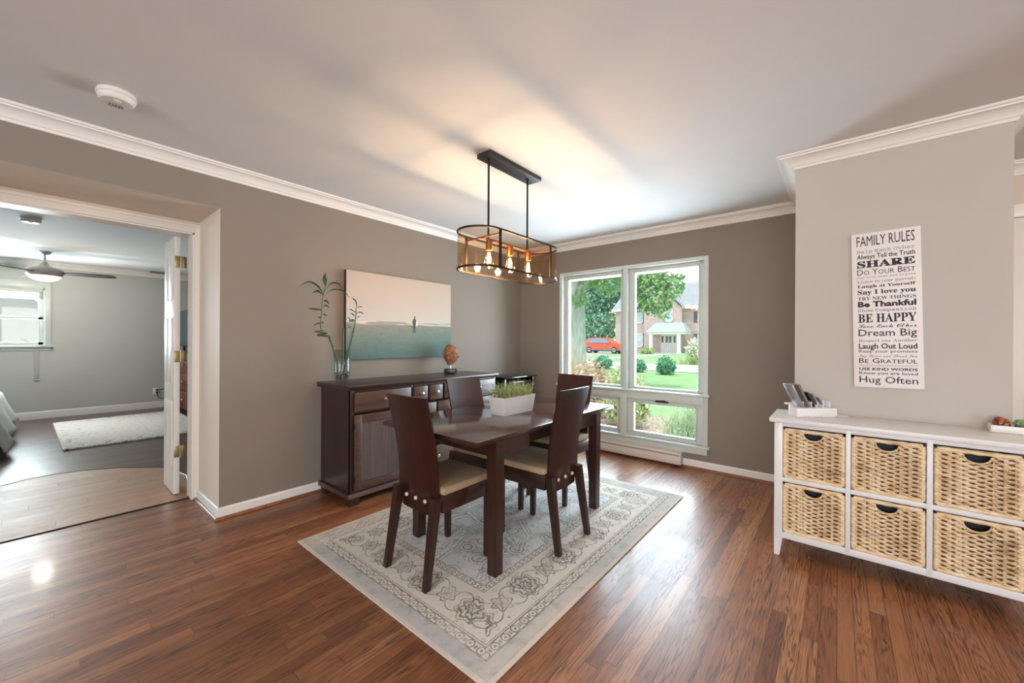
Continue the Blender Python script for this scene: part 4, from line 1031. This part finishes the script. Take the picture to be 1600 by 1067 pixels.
# bed with its quilt
bd = thing('bed', 'bed under a pale grey quilt at the left of the bedroom doorway view', 'bed', (-7.55, -1.15, 0))
b = MB(); b.box(-.98, .98, -1.0, .86, .16, .30, .01)
b.build('bed_frame', plain('dark_bed_frame', '#3d3b38', .5), bd)
for sx in (-1, 1):
    for yy in (-.9, .80):
        b = MB(); b.box(sx * .92 - .03, sx * .92 + .03, yy - .03, yy + .03, 0, .16, .003); b.build('leg', bpy.data.materials['dark_bed_frame'], bd)
b = MB(); b.box(-.98, .98, -1.0, .86, .30, .50, .05, seg=3); b.build('mattress', plain('mattress_white', '#d8d8d8', .8), bd)
tb = bmesh.new(); NX, NY = 44, 40; G = []
for i in range(NX + 1):
    row = []
    for j in range(NY + 1):
        x = -1.32 + 2.64 * i / NX; y = -1.0 + 2.28 * j / NY
        ex, ey = max(0, abs(x) - .96), max(0, y - .85)
        e = math.hypot(ex, ey); z = .535 + .012 * math.sin(x * 9) * math.sin(y * 8)
        X, Yq = x, y
        if e > 0:
            drop = e; fl = .30 + .05 * math.sin(x * 7 + y * 6)
            X = math.copysign(.96 + ex * fl, x) if ex > 0 else x; Yq = (.85 + ey * fl) if ey > 0 else y
            z = .535 - drop * .93
        z += .008 * (math.sin(x * 62) * math.sin(y * 62)) ** 2
        row.append(tb.verts.new((X, Yq, max(z, .06))))
    G.append(row)
for i in range(NX):
    for j in range(NY): tb.faces.new((G[i][j], G[i + 1][j], G[i + 1][j + 1], G[i][j + 1]))
bmesh.ops.recalc_face_normals(tb, faces=tb.faces[:])
b = MB(); b._add(tb); q = b.build('quilt', plain('quilt_fabric', '#c6c9ca', .9, var=.08, vscale=30, bump=.3, bscale=60), bd, 60)
so = q.modifiers.new('thickness', 'SOLIDIFY'); so.thickness = .014

# bedroom rug
k = M('shag_rug', .95, spec=.1); x, y, z = k.xyz()
st = k.noise(k.vec(x * 9, y * 2.5, 0.), 1.0, 4, .7); sp = k.noise(k.vec(x * 22, y * 14, 0.), 1.0, 4, .75)
edge = (x.abs() / 1.1).max(y.abs() / .7)
k.base(k.mix((sp.ss(.52, .62) * (st.ss(.40, .6) * .6 + edge.ss(.5, 1.0) * .5)).clamp(), k.mix(st, hexc('#bfb8ae'), hexc('#dad5cc')), hexc('#5d5650'))); k.bump(sp, .6, .01)
b = MB(); b.box(-1.08, 1.08, -.67, .67, 0, .022, .008)
o = b.build('bedroom_rug', k.m, loc=(-7.55, .83, .0005)); o.rotation_euler = (0, 0, math.radians(1)); tag(o, 'shaggy white rug with dark flecks on the bedroom floor', 'rug')

# chest of drawers and television glimpsed behind the open door leaf
dr = thing('bedroom_dresser', 'reddish brown dresser glimpsed in the gap behind the open door leaf', 'dresser', (-8.6, 1.85, 0))
RW = wood('red_brown_wood', '#4a2018', '#6d3527', 'X', .7, .35)
b = MB(); b.box(-.65, .65, -.30, .36, .06, .98, .006); b.box(-.67, .67, -.32, .38, .98, 1.01, .006); b.build('case', RW, dr)
for i in range(3):
    b = MB(); b.box(-.62, .62, -.318, -.298, .10 + i * .29, .37 + i * .29, .004); o = b.build('drawer', RW, dr)
    for xx in (-.35, .35): b = MB(); b.ball((xx, -.332, .235 + i * .29), .018, 12); b.build('knob', BRASS, o)
for sx in (-1, 1):
    for yy in (-.26, .32): b = MB(); b.box(sx * .6 - .03, sx * .6 + .03, yy - .03, yy + .03, 0, .06); b.build('foot', RW, dr)
tv = thing('television', 'flat dark teal television on the bedroom dresser behind the door', 'television', (-8.6, 1.60, 1.0105))
b = MB(); b.box(-.52, .52, -.025, .025, .09, .70, .006); b.build('casing', BLACKP, tv)
b = MB(); b.box(-.50, .50, -.028, -.024, .11, .685); b.build('screen', plain('teal_screen', '#12383a', .15, var=.05), tv)
b = MB(); b.box(-.20, .20, -.10, .10, 0, .012, .003); b.tube([(0, 0, .01), (0, 0, .10)], .02, 10); b.build('stand', BLACKP, tv)

# ------------------------------------------------------------------ outdoors in front of the picture window
def gz(y):                                   # ground height along the street-ward slope
    P = [(4.0, -.36), (9.0, -.34), (13.0, -.28), (18.0, -.12), (24.0, -.05), (44.0, 0.0), (90.0, 0.3)]
    for (a, p), (c, q) in zip(P, P[1:]):
        if y <= c: return p + (q - p) * (y - a) / (c - a)
    return .3
LAWN = M('lawn_grass', .9, spec=.1); LAWN.base(LAWN.ramp(LAWN.noise(LAWN.pos(), 1.6, 6, .7), [(.3, hexc('#86ad76')), (.55, hexc('#9cc088')), (.75, hexc('#b4cf9c'))])); LAWN.bump(LAWN.noise(LAWN.pos(), 40, 4), .5, .03); LAWN = LAWN.m
CONC = plain('pale_concrete', '#cfc8c4', .85, var=.06, vscale=2, spec=.2)
MULCH = M('mulch_gravel', .9, spec=.15); MULCH.base(MULCH.ramp(MULCH.voro(MULCH.pos(), 26), [(.0, hexc('#7d6656')), (.4, hexc('#b39c8a')), (.7, hexc('#d8c9ba'))])); MULCH.bump(MULCH.voro(MULCH.pos(), 30), .8, .03); MULCH = MULCH.m
def ground(name, x0, x1, y0, y1, mat, dz, label, cat, sk=0.0, kind='structure'):
    ys = [y0 + (y1 - y0) * i / 30 for i in range(31)]; V = []; Fc = []
    for y in ys: V += [(x0 + sk * (y - y0), y, gz(y) + dz), (x1 + sk * (y - y0), y, gz(y) + dz)]
    for i in range(30): Fc.append((2 * i, 2 * i + 1, 2 * i + 3, 2 * i + 2))
    return tag(raw(name, V, Fc, mat), label, cat, kind=kind)
ground('lawn', -60, 30, 4.3, 90, LAWN, 0, 'green lawn in front of the house', 'lawn')
ground('planting_bed', -9, 6, 4.28, 8.3, MULCH, .012, 'mulched planting bed under the picture window', 'garden bed')
ground('street', -60, 30, 18.3, 23.0, CONC, .012, 'pale concrete street beyond the lawn', 'street')
ground('driveway', -26, -17.5, 23.0, 43, CONC, .02, 'pale driveway under the red car', 'driveway')
ground('front_walk', -13.9, -12.6, 23.0, 41, CONC, .02, 'pale walk to the house door', 'path')
# the eave of our own roof, seen along the top of the window
b = MB(); b.box(-6, 5, W2 + .2, 4.98, 2.13, 2.16); b.box(-6, 5, 4.95, 4.99, 2.09, 2.30)
struct(b.build('eave', plain('soffit_white', '#e8ece8', .6, var=.01), smooth=0), 'white roof eave above the picture window', 'eave')

# ---- brick house across the street
H0 = 44.0
BR = M('house_brick', .85, spec=.2); x, y, z = BR.xyz()
br = BR.n('ShaderNodeTexBrick'); BR.link(BR.vec(x + y, z, 0.0), br.inputs['Vector'])
for i, c in (('Color1', hexc('#a38a84')), ('Color2', hexc('#bfa8a2')), ('Mortar', hexc('#dcd3cb'))): br.inputs[i].default_value = c
br.inputs['Scale'].default_value = 1.0; br.inputs['Brick Width'].default_value = .30; br.inputs['Row Height'].default_value = .11; br.inputs['Mortar Size'].default_value = .014
BR.base(BR.mix(BR.noise(BR.pos(), 1.4, 3).ss(.4, .65) * .3, br.outputs['Color'], hexc('#cbb8b2'))); BRICK = BR.m
ROOF = M('roof_shingle', .9, spec=.1); x, y, z = ROOF.xyz(); ROOF.base(ROOF.mix(ROOF.noise(ROOF.vec(x * 2, 0., z * 9), 1.5, 3), hexc('#8d9197'), hexc('#b0b4b8'))); ROOF = ROOF.m
COPPER = M('patina_metal', .5, .2); x, y, z = COPPER.xyz(); COPPER.base(COPPER.mix((x * 3.3).mod(1.0).lt(.14), COPPER.mix(COPPER.noise(COPPER.vec(x * 3, 0., z * .6), 2, 3), hexc('#a5b7be'), hexc('#c3d0d5')), hexc('#93a5ac'))); COPPER = COPPER.m
EXW = plain('house_white_trim', '#e9e6e3', .6, var=.02); SHUT = plain('shutter_slate', '#6b6473', .6, var=.05)
SKYG = plain('house_window_glass', '#b8cfe0', .12, var=.10, vscale=2)
hs = thing('house', 'two-storey brick house with a metal-roofed porch across the street', 'house', (0, 0, 0))
HX0, HX1 = -20.5, 1.5; EZ = 4.82
b = MB(); b.box(HX0, HX1, H0, H0 + 9, -.1, EZ); b.build('brick_wall', BRICK, hs)
gp = [(-16.8, -.1), (-12.75, -.1), (-12.75, 4.85), (-14.78, 7.0), (-16.8, 4.85)]
b = MB(); b.prism(gp, 'Y', H0 - .6, H0 + .02); b.build('gabled_bay', BRICK, hs, 0)
b = MB(); b.prism([(H0 - .5, EZ), (H0 + 9.5, EZ), (H0 + 9.5, EZ + .12), (H0 + 4.6, 8.15), (H0 + 4.4, 8.15), (H0 - .5, EZ + .12)], 'X', HX0 - .3, HX1 + .3); b.build('roof', ROOF, hs, 0)
b = MB(); b.prism([(-17.1, 4.75), (-14.78, 7.2), (-12.45, 4.75), (-12.45, 4.92), (-14.78, 7.42), (-17.1, 4.92)], 'Y', H0 - .8, H0 + 4); b.build('gable_roof', ROOF, hs, 0)
b = MB(); b.box(HX0 - .2, -16.8, H0 - .55, H0 - .45, EZ - .06, EZ + .16); b.box(-12.75, HX1 + .2, H0 - .55, H0 - .45, EZ - .06, EZ + .16); b.build('gutter', EXW, hs)
def hwin(x0, x1, z0, z1, y=H0, sh=(True, True)):
    b = MB(); t_ = .09
    for a in ((x0, x0 + t_, z0, z1), (x1 - t_, x1, z0, z1), (x0, x1, z0, z0 + t_), (x0, x1, z1 - t_, z1), (x0, x1, (z0 + z1) / 2 - .04, (z0 + z1) / 2 + .04)): b.box(a[0], a[1], y - .07, y + .02, a[2], a[3])
    o = b.build('window', EXW, hs); b = MB(); b.box(x0 + .05, x1 - .05, y - .04, y, z0 + .05, z1 - .05); b.build('pane', SKYG, o)
    for s_, on in zip((-1, 1), sh):
        if on:
            a0 = x0 - .38 if s_ < 0 else x1 + .02
            b = MB(); b.box(a0, a0 + .36, y - .06, y + .01, z0, z1)
            for i in range(12): b.box(a0 + .04, a0 + .32, y - .075, y - .05, z0 + .08 + i * (z1 - z0 - .16) / 12, z0 + .08 + (i + .6) * (z1 - z0 - .16) / 12)
            b.build('shutter', SHUT, hs)
hwin(-18.3, -17.13, 3.33, 4.62); hwin(-18.3, -17.13, .62, 2.16); hwin(-11.33, -10.2, 3.30, 4.40); hwin(-11.33, -10.2, .6, 2.1)
hwin(-8.0, -6.9, 3.30, 4.40); hwin(-8.0, -6.9, .6, 2.1); hwin(-14.46, -13.70, 3.40, 4.95, H0 - .6, (False, False))
b = MB()                                       # porch roof: truncated hip
tb = bmesh.new(); lo = [(-15.85, H0 - 2.6, 2.27), (-11.72, H0 - 2.6, 2.27), (-11.72, H0 - .6, 2.27), (-15.85, H0 - .6, 2.27)]; hi = [(-15.15, H0 - 1.5, 3.26), (-12.4, H0 - 1.5, 3.26), (-12.4, H0 - .6, 3.26), (-15.15, H0 - .6, 3.26)]
V = [[tb.verts.new(q) for q in r] for r in (lo, hi)]
for i in range(4): tb.faces.new((V[0][i], V[0][(i + 1) % 4], V[1][(i + 1) % 4], V[1][i]))
tb.faces.new(V[0]); tb.faces.new(V[1]); bmesh.ops.recalc_face_normals(tb, faces=tb.faces[:]); b._add(tb); b.build('porch_roof', COPPER, hs, 0)
b = MB(); b.box(-15.75, -11.8, H0 - 2.5, H0 - .6, 2.03, 2.27); b.build('porch_beam', EXW, hs)
for xx in (-15.35, -12.5): b = MB(); b.box(xx - .15, xx + .15, H0 - 2.5, H0 - 2.2, .02, 2.04); b.box(xx - .2, xx + .2, H0 - 2.55, H0 - 2.15, .0, .18); b.build('porch_column', EXW, hs)
b = MB(); b.box(-15.8, -11.8, H0 - 2.6, H0 - .6, -.1, .06); b.build('porch_floor', CONC, hs)
b = MB(); b.box(-14.9, -13.22, H0 - .72, H0 - .58, .06, 2.10)
do = b.build('front_door', EXW, hs); b = MB()
for a0, a1 in ((-14.80, -14.60), (-14.36, -14.12), (-14.0, -13.76), (-13.52, -13.32)): b.box(a0, a1, H0 - .74, H0 - .70, 1.15, 1.85)
b.build('door_glass', plain('door_glass_dark', '#59626b', .15, var=.05), do)
b = MB()
for i in range(9): b.box(-14.85 + i * .2, -14.85 + i * .2 + .03, H0 - .735, H0 - .715, .15, 1.0)
b.build('door_panel_groove', plain('groove_grey', '#b9bfc2', .6), do)

# ---- cars
def car(loc, rz, paint, label):
    r = thing('car', label, 'car', loc, rz)
    prof = [(-2.25, .42), (-2.28, .62), (-2.22, .92), (-2.05, 1.02), (-1.80, 1.42), (-1.55, 1.56), (-.9, 1.64), (0.0, 1.64), (.45, 1.58), (1.15, 1.12), (2.05, .95), (2.26, .72), (2.28, .42), (1.95, .30), (-1.95, .30)]
    pr = curve_pts([(p[0], p[1], 0) for p in prof + prof[:1]], 3)[:-1]; t = bmesh.new(); rings = []
    for yy in (-.90, -.86, -.60, 0, .60, .86, .90):
        row = []
        for p in pr:
            tuck = .22 * max(0, (p[1] - 1.0) / .64)
            f = (abs(yy) / .9); sc = .97 if abs(yy) > .88 else 1.0
            row.append(t.verts.new((p[0] * sc, yy * (1 - tuck * f * .9), .93 + (p[1] - .93) * sc)))
        rings.append(row)
    n = len(pr)
    for A, B in zip(rings, rings[1:]):
        for i in range(n): t.faces.new((A[i], A[(i + 1) % n], B[(i + 1) % n], B[i]))
    t.faces.new(rings[0]); t.faces.new(rings[-1]); bmesh.ops.recalc_face_normals(t, faces=t.faces[:])
    b = MB(); b._add(t); b.build('body', paint, r, 40)
    GW = plain('car_window', '#7e8ea3', .08, var=.05)
    for sy in (-1, 1):
        b = MB(); t = bmesh.new(); q = [(-1.72, 1.10), (-1.45, 1.44), (-.85, 1.55), (-.05, 1.55), (.38, 1.50), (.92, 1.10)]
        V = [t.verts.new((p[0], sy * (.905 - .20 * max(0, (p[1] - 1.0) / .64) * .9), p[1])) for p in q]; t.faces.new(V); W_ = [t.verts.new((v.co.x, v.co.y - sy * .05, v.co.z)) for v in V]; t.faces.new(W_)
        for i in range(6): t.faces.new((V[i], V[(i + 1) % 6], W_[(i + 1) % 6], W_[i]))
        bmesh.ops.recalc_face_normals(t, faces=t.faces[:]); b._add(t); b.build('side_window', GW, r, 0)
        b = MB(); b.box(-2.0, 2.0, sy * .905 - .02, sy * .905 + .02, .30, .46, .01); b.build('sill_trim', plain('car_grey_trim', '#6c6c70', .6), r)
        for xx in (-1.36, 1.38):
            b = MB(); b.lathe([(0, -.11), (.30, -.11), (.345, -.08), (.345, .08), (.30, .11), (0, .11)], n=28, mat=Matrix.Translation((xx, sy * .80, .345)) @ Matrix.Rotation(PI / 2, 4, 'X')); wh = b.build('wheel', BLACKP, r)
            b = MB(); b.lathe([(0, -.125), (.20, -.12), (.215, -.112), (.215, -.10), (.215, .10), (.215, .112), (.20, .12), (0, .125)], n=10, mat=Matrix.Translation((xx, sy * .80, .345)) @ Matrix.Rotation(PI / 2, 4, 'X')); b.build('rim', STEEL, wh)
        b = MB(); b.box(-2.26, -2.10, sy * .70 - .12, sy * .70 + .12, .88, .98, .02); b.build('tail_light', plain('tail_red', '#8e2f2a', .3), r)
    return r
car((-19.1, 38.4, gz(38.4) + .02), math.radians(4), plain('red_car_paint', '#cf5538', .25, var=.02), 'red hatchback car parked on the driveway across the street')
car((-8.0, 37.0, gz(37)), math.radians(178), plain('grey_car_paint', '#8d99a8', .25, var=.02), 'grey car parked in front of the brick house at the right')

# ---- planting
def leafcloud(blobs, n, size, rng, droop=0.0):
    V, Fc = [], []
    tot = sum(b_[1][0] * b_[1][1] + b_[1][0] * b_[1][2] for b_ in blobs)
    for c, r in blobs:
        m = int(n * (r[0] * r[1] + r[0] * r[2]) / tot)
        for _ in range(m):
            u = Vector((rng.gauss(0, 1), rng.gauss(0, 1), rng.gauss(0, 1))).normalized() * (rng.uniform(.35, 1.0) ** .5)
            p = Vector((c[0] + u.x * r[0], c[1] + u.y * r[1], c[2] + u.z * r[2]))
            a = Vector((rng.gauss(0, 1), rng.gauss(0, 1), rng.gauss(0, 1) - droop)).normalized(); s_ = size * rng.uniform(.6, 1.3)
            w_ = a.cross(Vector((rng.gauss(0, 1), rng.gauss(0, 1), rng.gauss(0, 1)))).normalized() * s_ * .32
            k0 = len(V); V += [tuple(p), tuple(p + a * s_ * .5 + w_), tuple(p + a * s_), tuple(p + a * s_ * .5 - w_)]; Fc.append((k0, k0 + 1, k0 + 2, k0 + 3))
    return V, Fc
def foliage_mat(name, c1, c2, c3, sc=1.2):
    k = M(name, .6, spec=.2); k.base(k.ramp(k.noise(k.pos(), sc, 4, .7), [(.3, hexc(c1)), (.52, hexc(c2)), (.72, hexc(c3))]))
    return k.m
F_OAK = foliage_mat('oak_leaves', '#6d9a74', '#8fb87c', '#bcd096', 2.2)
F_DARK = foliage_mat('dark_tree_leaves', '#5a8f78', '#7aae92', '#a2cbab', .7)
F_LITE = foliage_mat('light_tree_leaves', '#7fa35d', '#a8c078', '#cfd89a', .8)
F_BUSH = foliage_mat('bush_leaves', '#4a8a6c', '#69a987', '#97c9a3', 5)
F_WHITE = foliage_mat('blossom', '#c9cdb5', '#e4e4d2', '#f3f1e6', 3)
F_SHRUB = foliage_mat('shrub_leaves', '#a3b981', '#c8d2a2', '#e8dfc6', 4)
F_PINK = foliage_mat('plume_shrub', '#b9a78a', '#d6c2a6', '#ead9c6', 4)
F_BLADE = foliage_mat('grass_clump_leaves', '#93b785', '#bcd3aa', '#e4ead4', 7)
F_TALL = foliage_mat('tall_grass_leaves', '#8ba867', '#b7c388', '#d9cfa4', 2)
BARK = M('bark', .95, spec=.1); BARK.base(BARK.ramp(BARK.noise(BARK.scaled((9, 9, 1.6)), 1.5, 5, .7), [(.3, hexc('#9aa39f')), (.7, hexc('#c3cac6'))])); BARK.bump(BARK.noise(BARK.scaled((12, 12, 1.5)), 1.5, 5), 1.0, .05); BARK = BARK.m
rng = random.Random(21)
# street tree whose bough hangs over the view
t1 = thing('shade_tree', 'big pale-trunked shade tree on the lawn with a leafy bough across the window view', 'tree', (-7.58, 13.0, gz(13)))
b = MB(); b.tube([(0, 0, -.1), (.0, 0, .25), (.02, 0, 1.0), (-.02, 0, 2.5), (-.06, .02, 4.2), (-.05, .1, 6.0)], [.46, .36, .315, .30, .27, .16], 16); b.build('trunk', BARK, t1, 60)
b = MB(); b.tube([(-.02, 0, 3.3), (1.0, -.3, 4.1), (2.3, -.7, 4.25), (3.3, -1.0, 3.9), (3.9, -1.1, 3.2)], [.14, .10, .07, .04, .015], 8); b.tube([(0, 0, 3.9), (.5, .4, 4.8), (1.4, .6, 5.6)], [.14, .09, .05], 8); b.tube([(2.3, -.7, 4.25), (2.9, -.8, 3.6), (3.2, -.9, 2.9)], [.05, .03, .012], 6); b.build('bough', BARK, t1, 60)
V, Fc = leafcloud([((3.05, -1.0, 3.35), (.55, .5, .55)), ((3.75, -1.0, 3.15), (.40, .45, .38)), ((2.75, -1.0, 2.75), (.40, .4, .28)), ((3.55, -1.05, 2.45), (.24, .3, .30)), ((2.3, -.8, 4.2), (.9, .6, .5)), ((3.9, -1., 3.9), (.5, .5, .16)),
                   ((.8, -.2, 4.0), (.9, .6, .48)), ((1.5, -.3, 3.55), (.55, .4, .42)), ((.25, -.3, 3.1), (.35, .25, .35)), ((1.0, 0, 5.2), (1.8, 1.6, .9)), ((-.6, 0, 6.5), (2.4, 2.2, 1.2)), ((-.25, -.35, 2.2), (.2, .1, .35)), ((3.2, -1.0, 3.0), (.6, .5, .7)), ((2.7, -.9, 3.4), (.5, .5, .5))], 12500, .15, rng, .3)
raw('leaves', V, Fc, F_OAK, t1)
def tree(label, loc, hgt, rad, mat, n, size, seed):
    r = thing('background_tree', label, 'tree', loc, group='trees beside the brick house'); g = random.Random(seed)
    b = MB(); b.tube([(0, 0, -.1), (.1, 0, hgt * .3), (0, .1, hgt * .7)], [.3, .22, .1], 10); b.build('trunk', BARK, r, 60)
    bl = [((g.uniform(-.5, .5) * rad, g.uniform(-.4, .4) * rad, hgt * f), (rad * g.uniform(.5, .8), rad * g.uniform(.5, .8), hgt * .14)) for f in (.2, .32, .42, .52, .6, .68, .76, .84, .92) for _ in (0, 1)]
    V, Fc = leafcloud(bl, n, size, g); raw('leaves', V, Fc, mat, r); return r
tree('dark green tree filling the gap between the pale trunk and the brick house', (-24.4, 47.0, 0), 11.0, 3.2, F_DARK, 9000, .42, 1)
tree('darker tree at the far left behind the pale trunk', (-33.5, 51.0, 0), 13.0, 4.0, F_DARK, 9000, .5, 3)
tree('tall light green tree rising behind the brick house end wall', (-24.5, 60.0, 0), 17.0, 5.2, F_LITE, 9000, .5, 4)

def shrub(name, label, loc, r, mat, n, size, seed, group=None, cat='bush'):
    o = thing(name, label, cat, loc, group=group); g = random.Random(seed)
    V, Fc = leafcloud([((0, 0, r[2] * .95), r), ((r[0] * .3, 0, r[2] * .6), (r[0] * .7, r[1] * .8, r[2] * .6)), ((-r[0] * .3, 0, r[2] * .6), (r[0] * .7, r[1] * .8, r[2] * .6))], n, size, g)
    raw('leaves', V, Fc, mat, o); b = MB()
    for i in range(5): b.tube([(g.uniform(-.1, .1) * r[0], 0, 0), (g.uniform(-.6, .6) * r[0], g.uniform(-.5, .5) * r[1], r[2] * 1.2)], [.02, .006], 5)
    b.build('stems', BARK, o, 60); return o
shrub('round_bush', 'round dark green bush on the far lawn edge in front of the porch', (-5.64, 17.0, gz(17)), (.40, .38, .40), F_BUSH, 1500, .09, 31)
shrub('round_bush', 'half-hidden dark green bush on the lawn edge just right of the window mullion', (-7.05, 17.4, gz(17.4)), (.42, .38, .32), F_BUSH, 1200, .09, 32)
shrub('round_bush', 'dark green bush seen above the feathery shrubs in the left pane', (-9.05, 18.0, gz(18)), (.50, .4, .33), F_BUSH, 1200, .10, 33)
shrub('blossom_shrub', 'white flowering shrub in front of the grey car', (-8.95, 34.5, gz(34.5)), (.85, .6, .80), F_WHITE, 900, .22, 34)
shrub('porch_shrub', 'small grey-green shrub beside the left porch column', (-14.9, 39.5, gz(39.5)), (.7, .5, .35), F_LITE, 500, .16, 35)
def clump(name, label, loc, n, hgt, spread, base, wd, mat, seed, cat='grass', lean=1.0):
    o = thing(name, label, cat, loc); g = random.Random(seed); V, Fc = [], []
    for i in range(n):
        x0, y0 = g.gauss(0, base[0]), g.gauss(0, base[1]); hh = hgt * g.uniform(.6, 1.1); a = g.uniform(0, 2 * PI); sp = spread * g.uniform(.2, 1.0)
        lx, ly = math.cos(a) * sp, math.sin(a) * sp; b_ = g.uniform(0, PI); cx, cy = math.cos(b_) * wd, math.sin(b_) * wd; k0 = len(V)
        for f in (0, .3, .6, .85, 1.0):
            qz = hh * (f - .30 * lean * f ** 3) ; ww = (1 - f * .95)
            V += [(x0 + lx * f ** 1.7 - cx * ww, y0 + ly * f ** 1.7 - cy * ww, qz), (x0 + lx * f ** 1.7 + cx * ww, y0 + ly * f ** 1.7 + cy * ww, qz)]
        for j in range(4): Fc.append((k0 + 2 * j, k0 + 2 * j + 1, k0 + 2 * j + 3, k0 + 2 * j + 2))
    tag(raw('blades', V, Fc, mat, o), kind='stuff'); return o
clump('ornamental_grass', 'large pale green ornamental grass clump filling the low right pane', (-1.58, 6.35, gz(6.35) + .014), 950, .92, .55, (.22, .16), .007, F_BLADE, 41)
clump('ornamental_grass', 'band of tall grass along the street behind the lawn at the right', (-5.55, 23.8, gz(23.8)), 900, .78, .5, (.75, .12), .018, F_TALL, 42)
clump('ornamental_grass', 'tall grass clump at the right edge of the window view across the street', (-2.4, 24.6, gz(24.6)), 700, .78, .5, (.5, .12), .018, F_TALL, 43)
shrub('feathery_shrub', 'feathery pinkish shrub below the left window pane', (-3.98, 7.35, gz(7.35) + .014), (.50, .36, .60), F_PINK, 3000, .085, 44)
shrub('feathery_shrub', 'green and cream shrub below the middle of the window', (-3.02, 6.9, gz(6.9) + .014), (.46, .30, .56), F_SHRUB, 3400, .075, 45)
clump('plume_grass', 'upright feathery plumes beside the pale tree trunk', (-4.55, 7.7, gz(7.7) + .014), 90, 1.75, .25, (.12, .08), .012, F_PINK, 46, lean=.3)

# outside the bedroom window: lawn-edge hedge and a brick neighbour wall, seen small
ground('side_lawn', -40, -9.6, -14, 4.2, LAWN, 0.0, 'green side yard outside the bedroom window', 'lawn')
b = MB(); b.box(-19.0, -18.5, -9, 4, -.4, 3.4); tag(b.build('neighbour_wall', plain('pale_siding', '#b5aeb0', .8, var=.12, vscale=3), smooth=0), 'pale wall outside the bedroom window', 'wall', kind='structure')
shrub('hedge_bush', 'bright green bush outside the bedroom window', (-14.6, -.05, -.3), (.9, .7, .75), F_LITE, 1600, .14, 51)
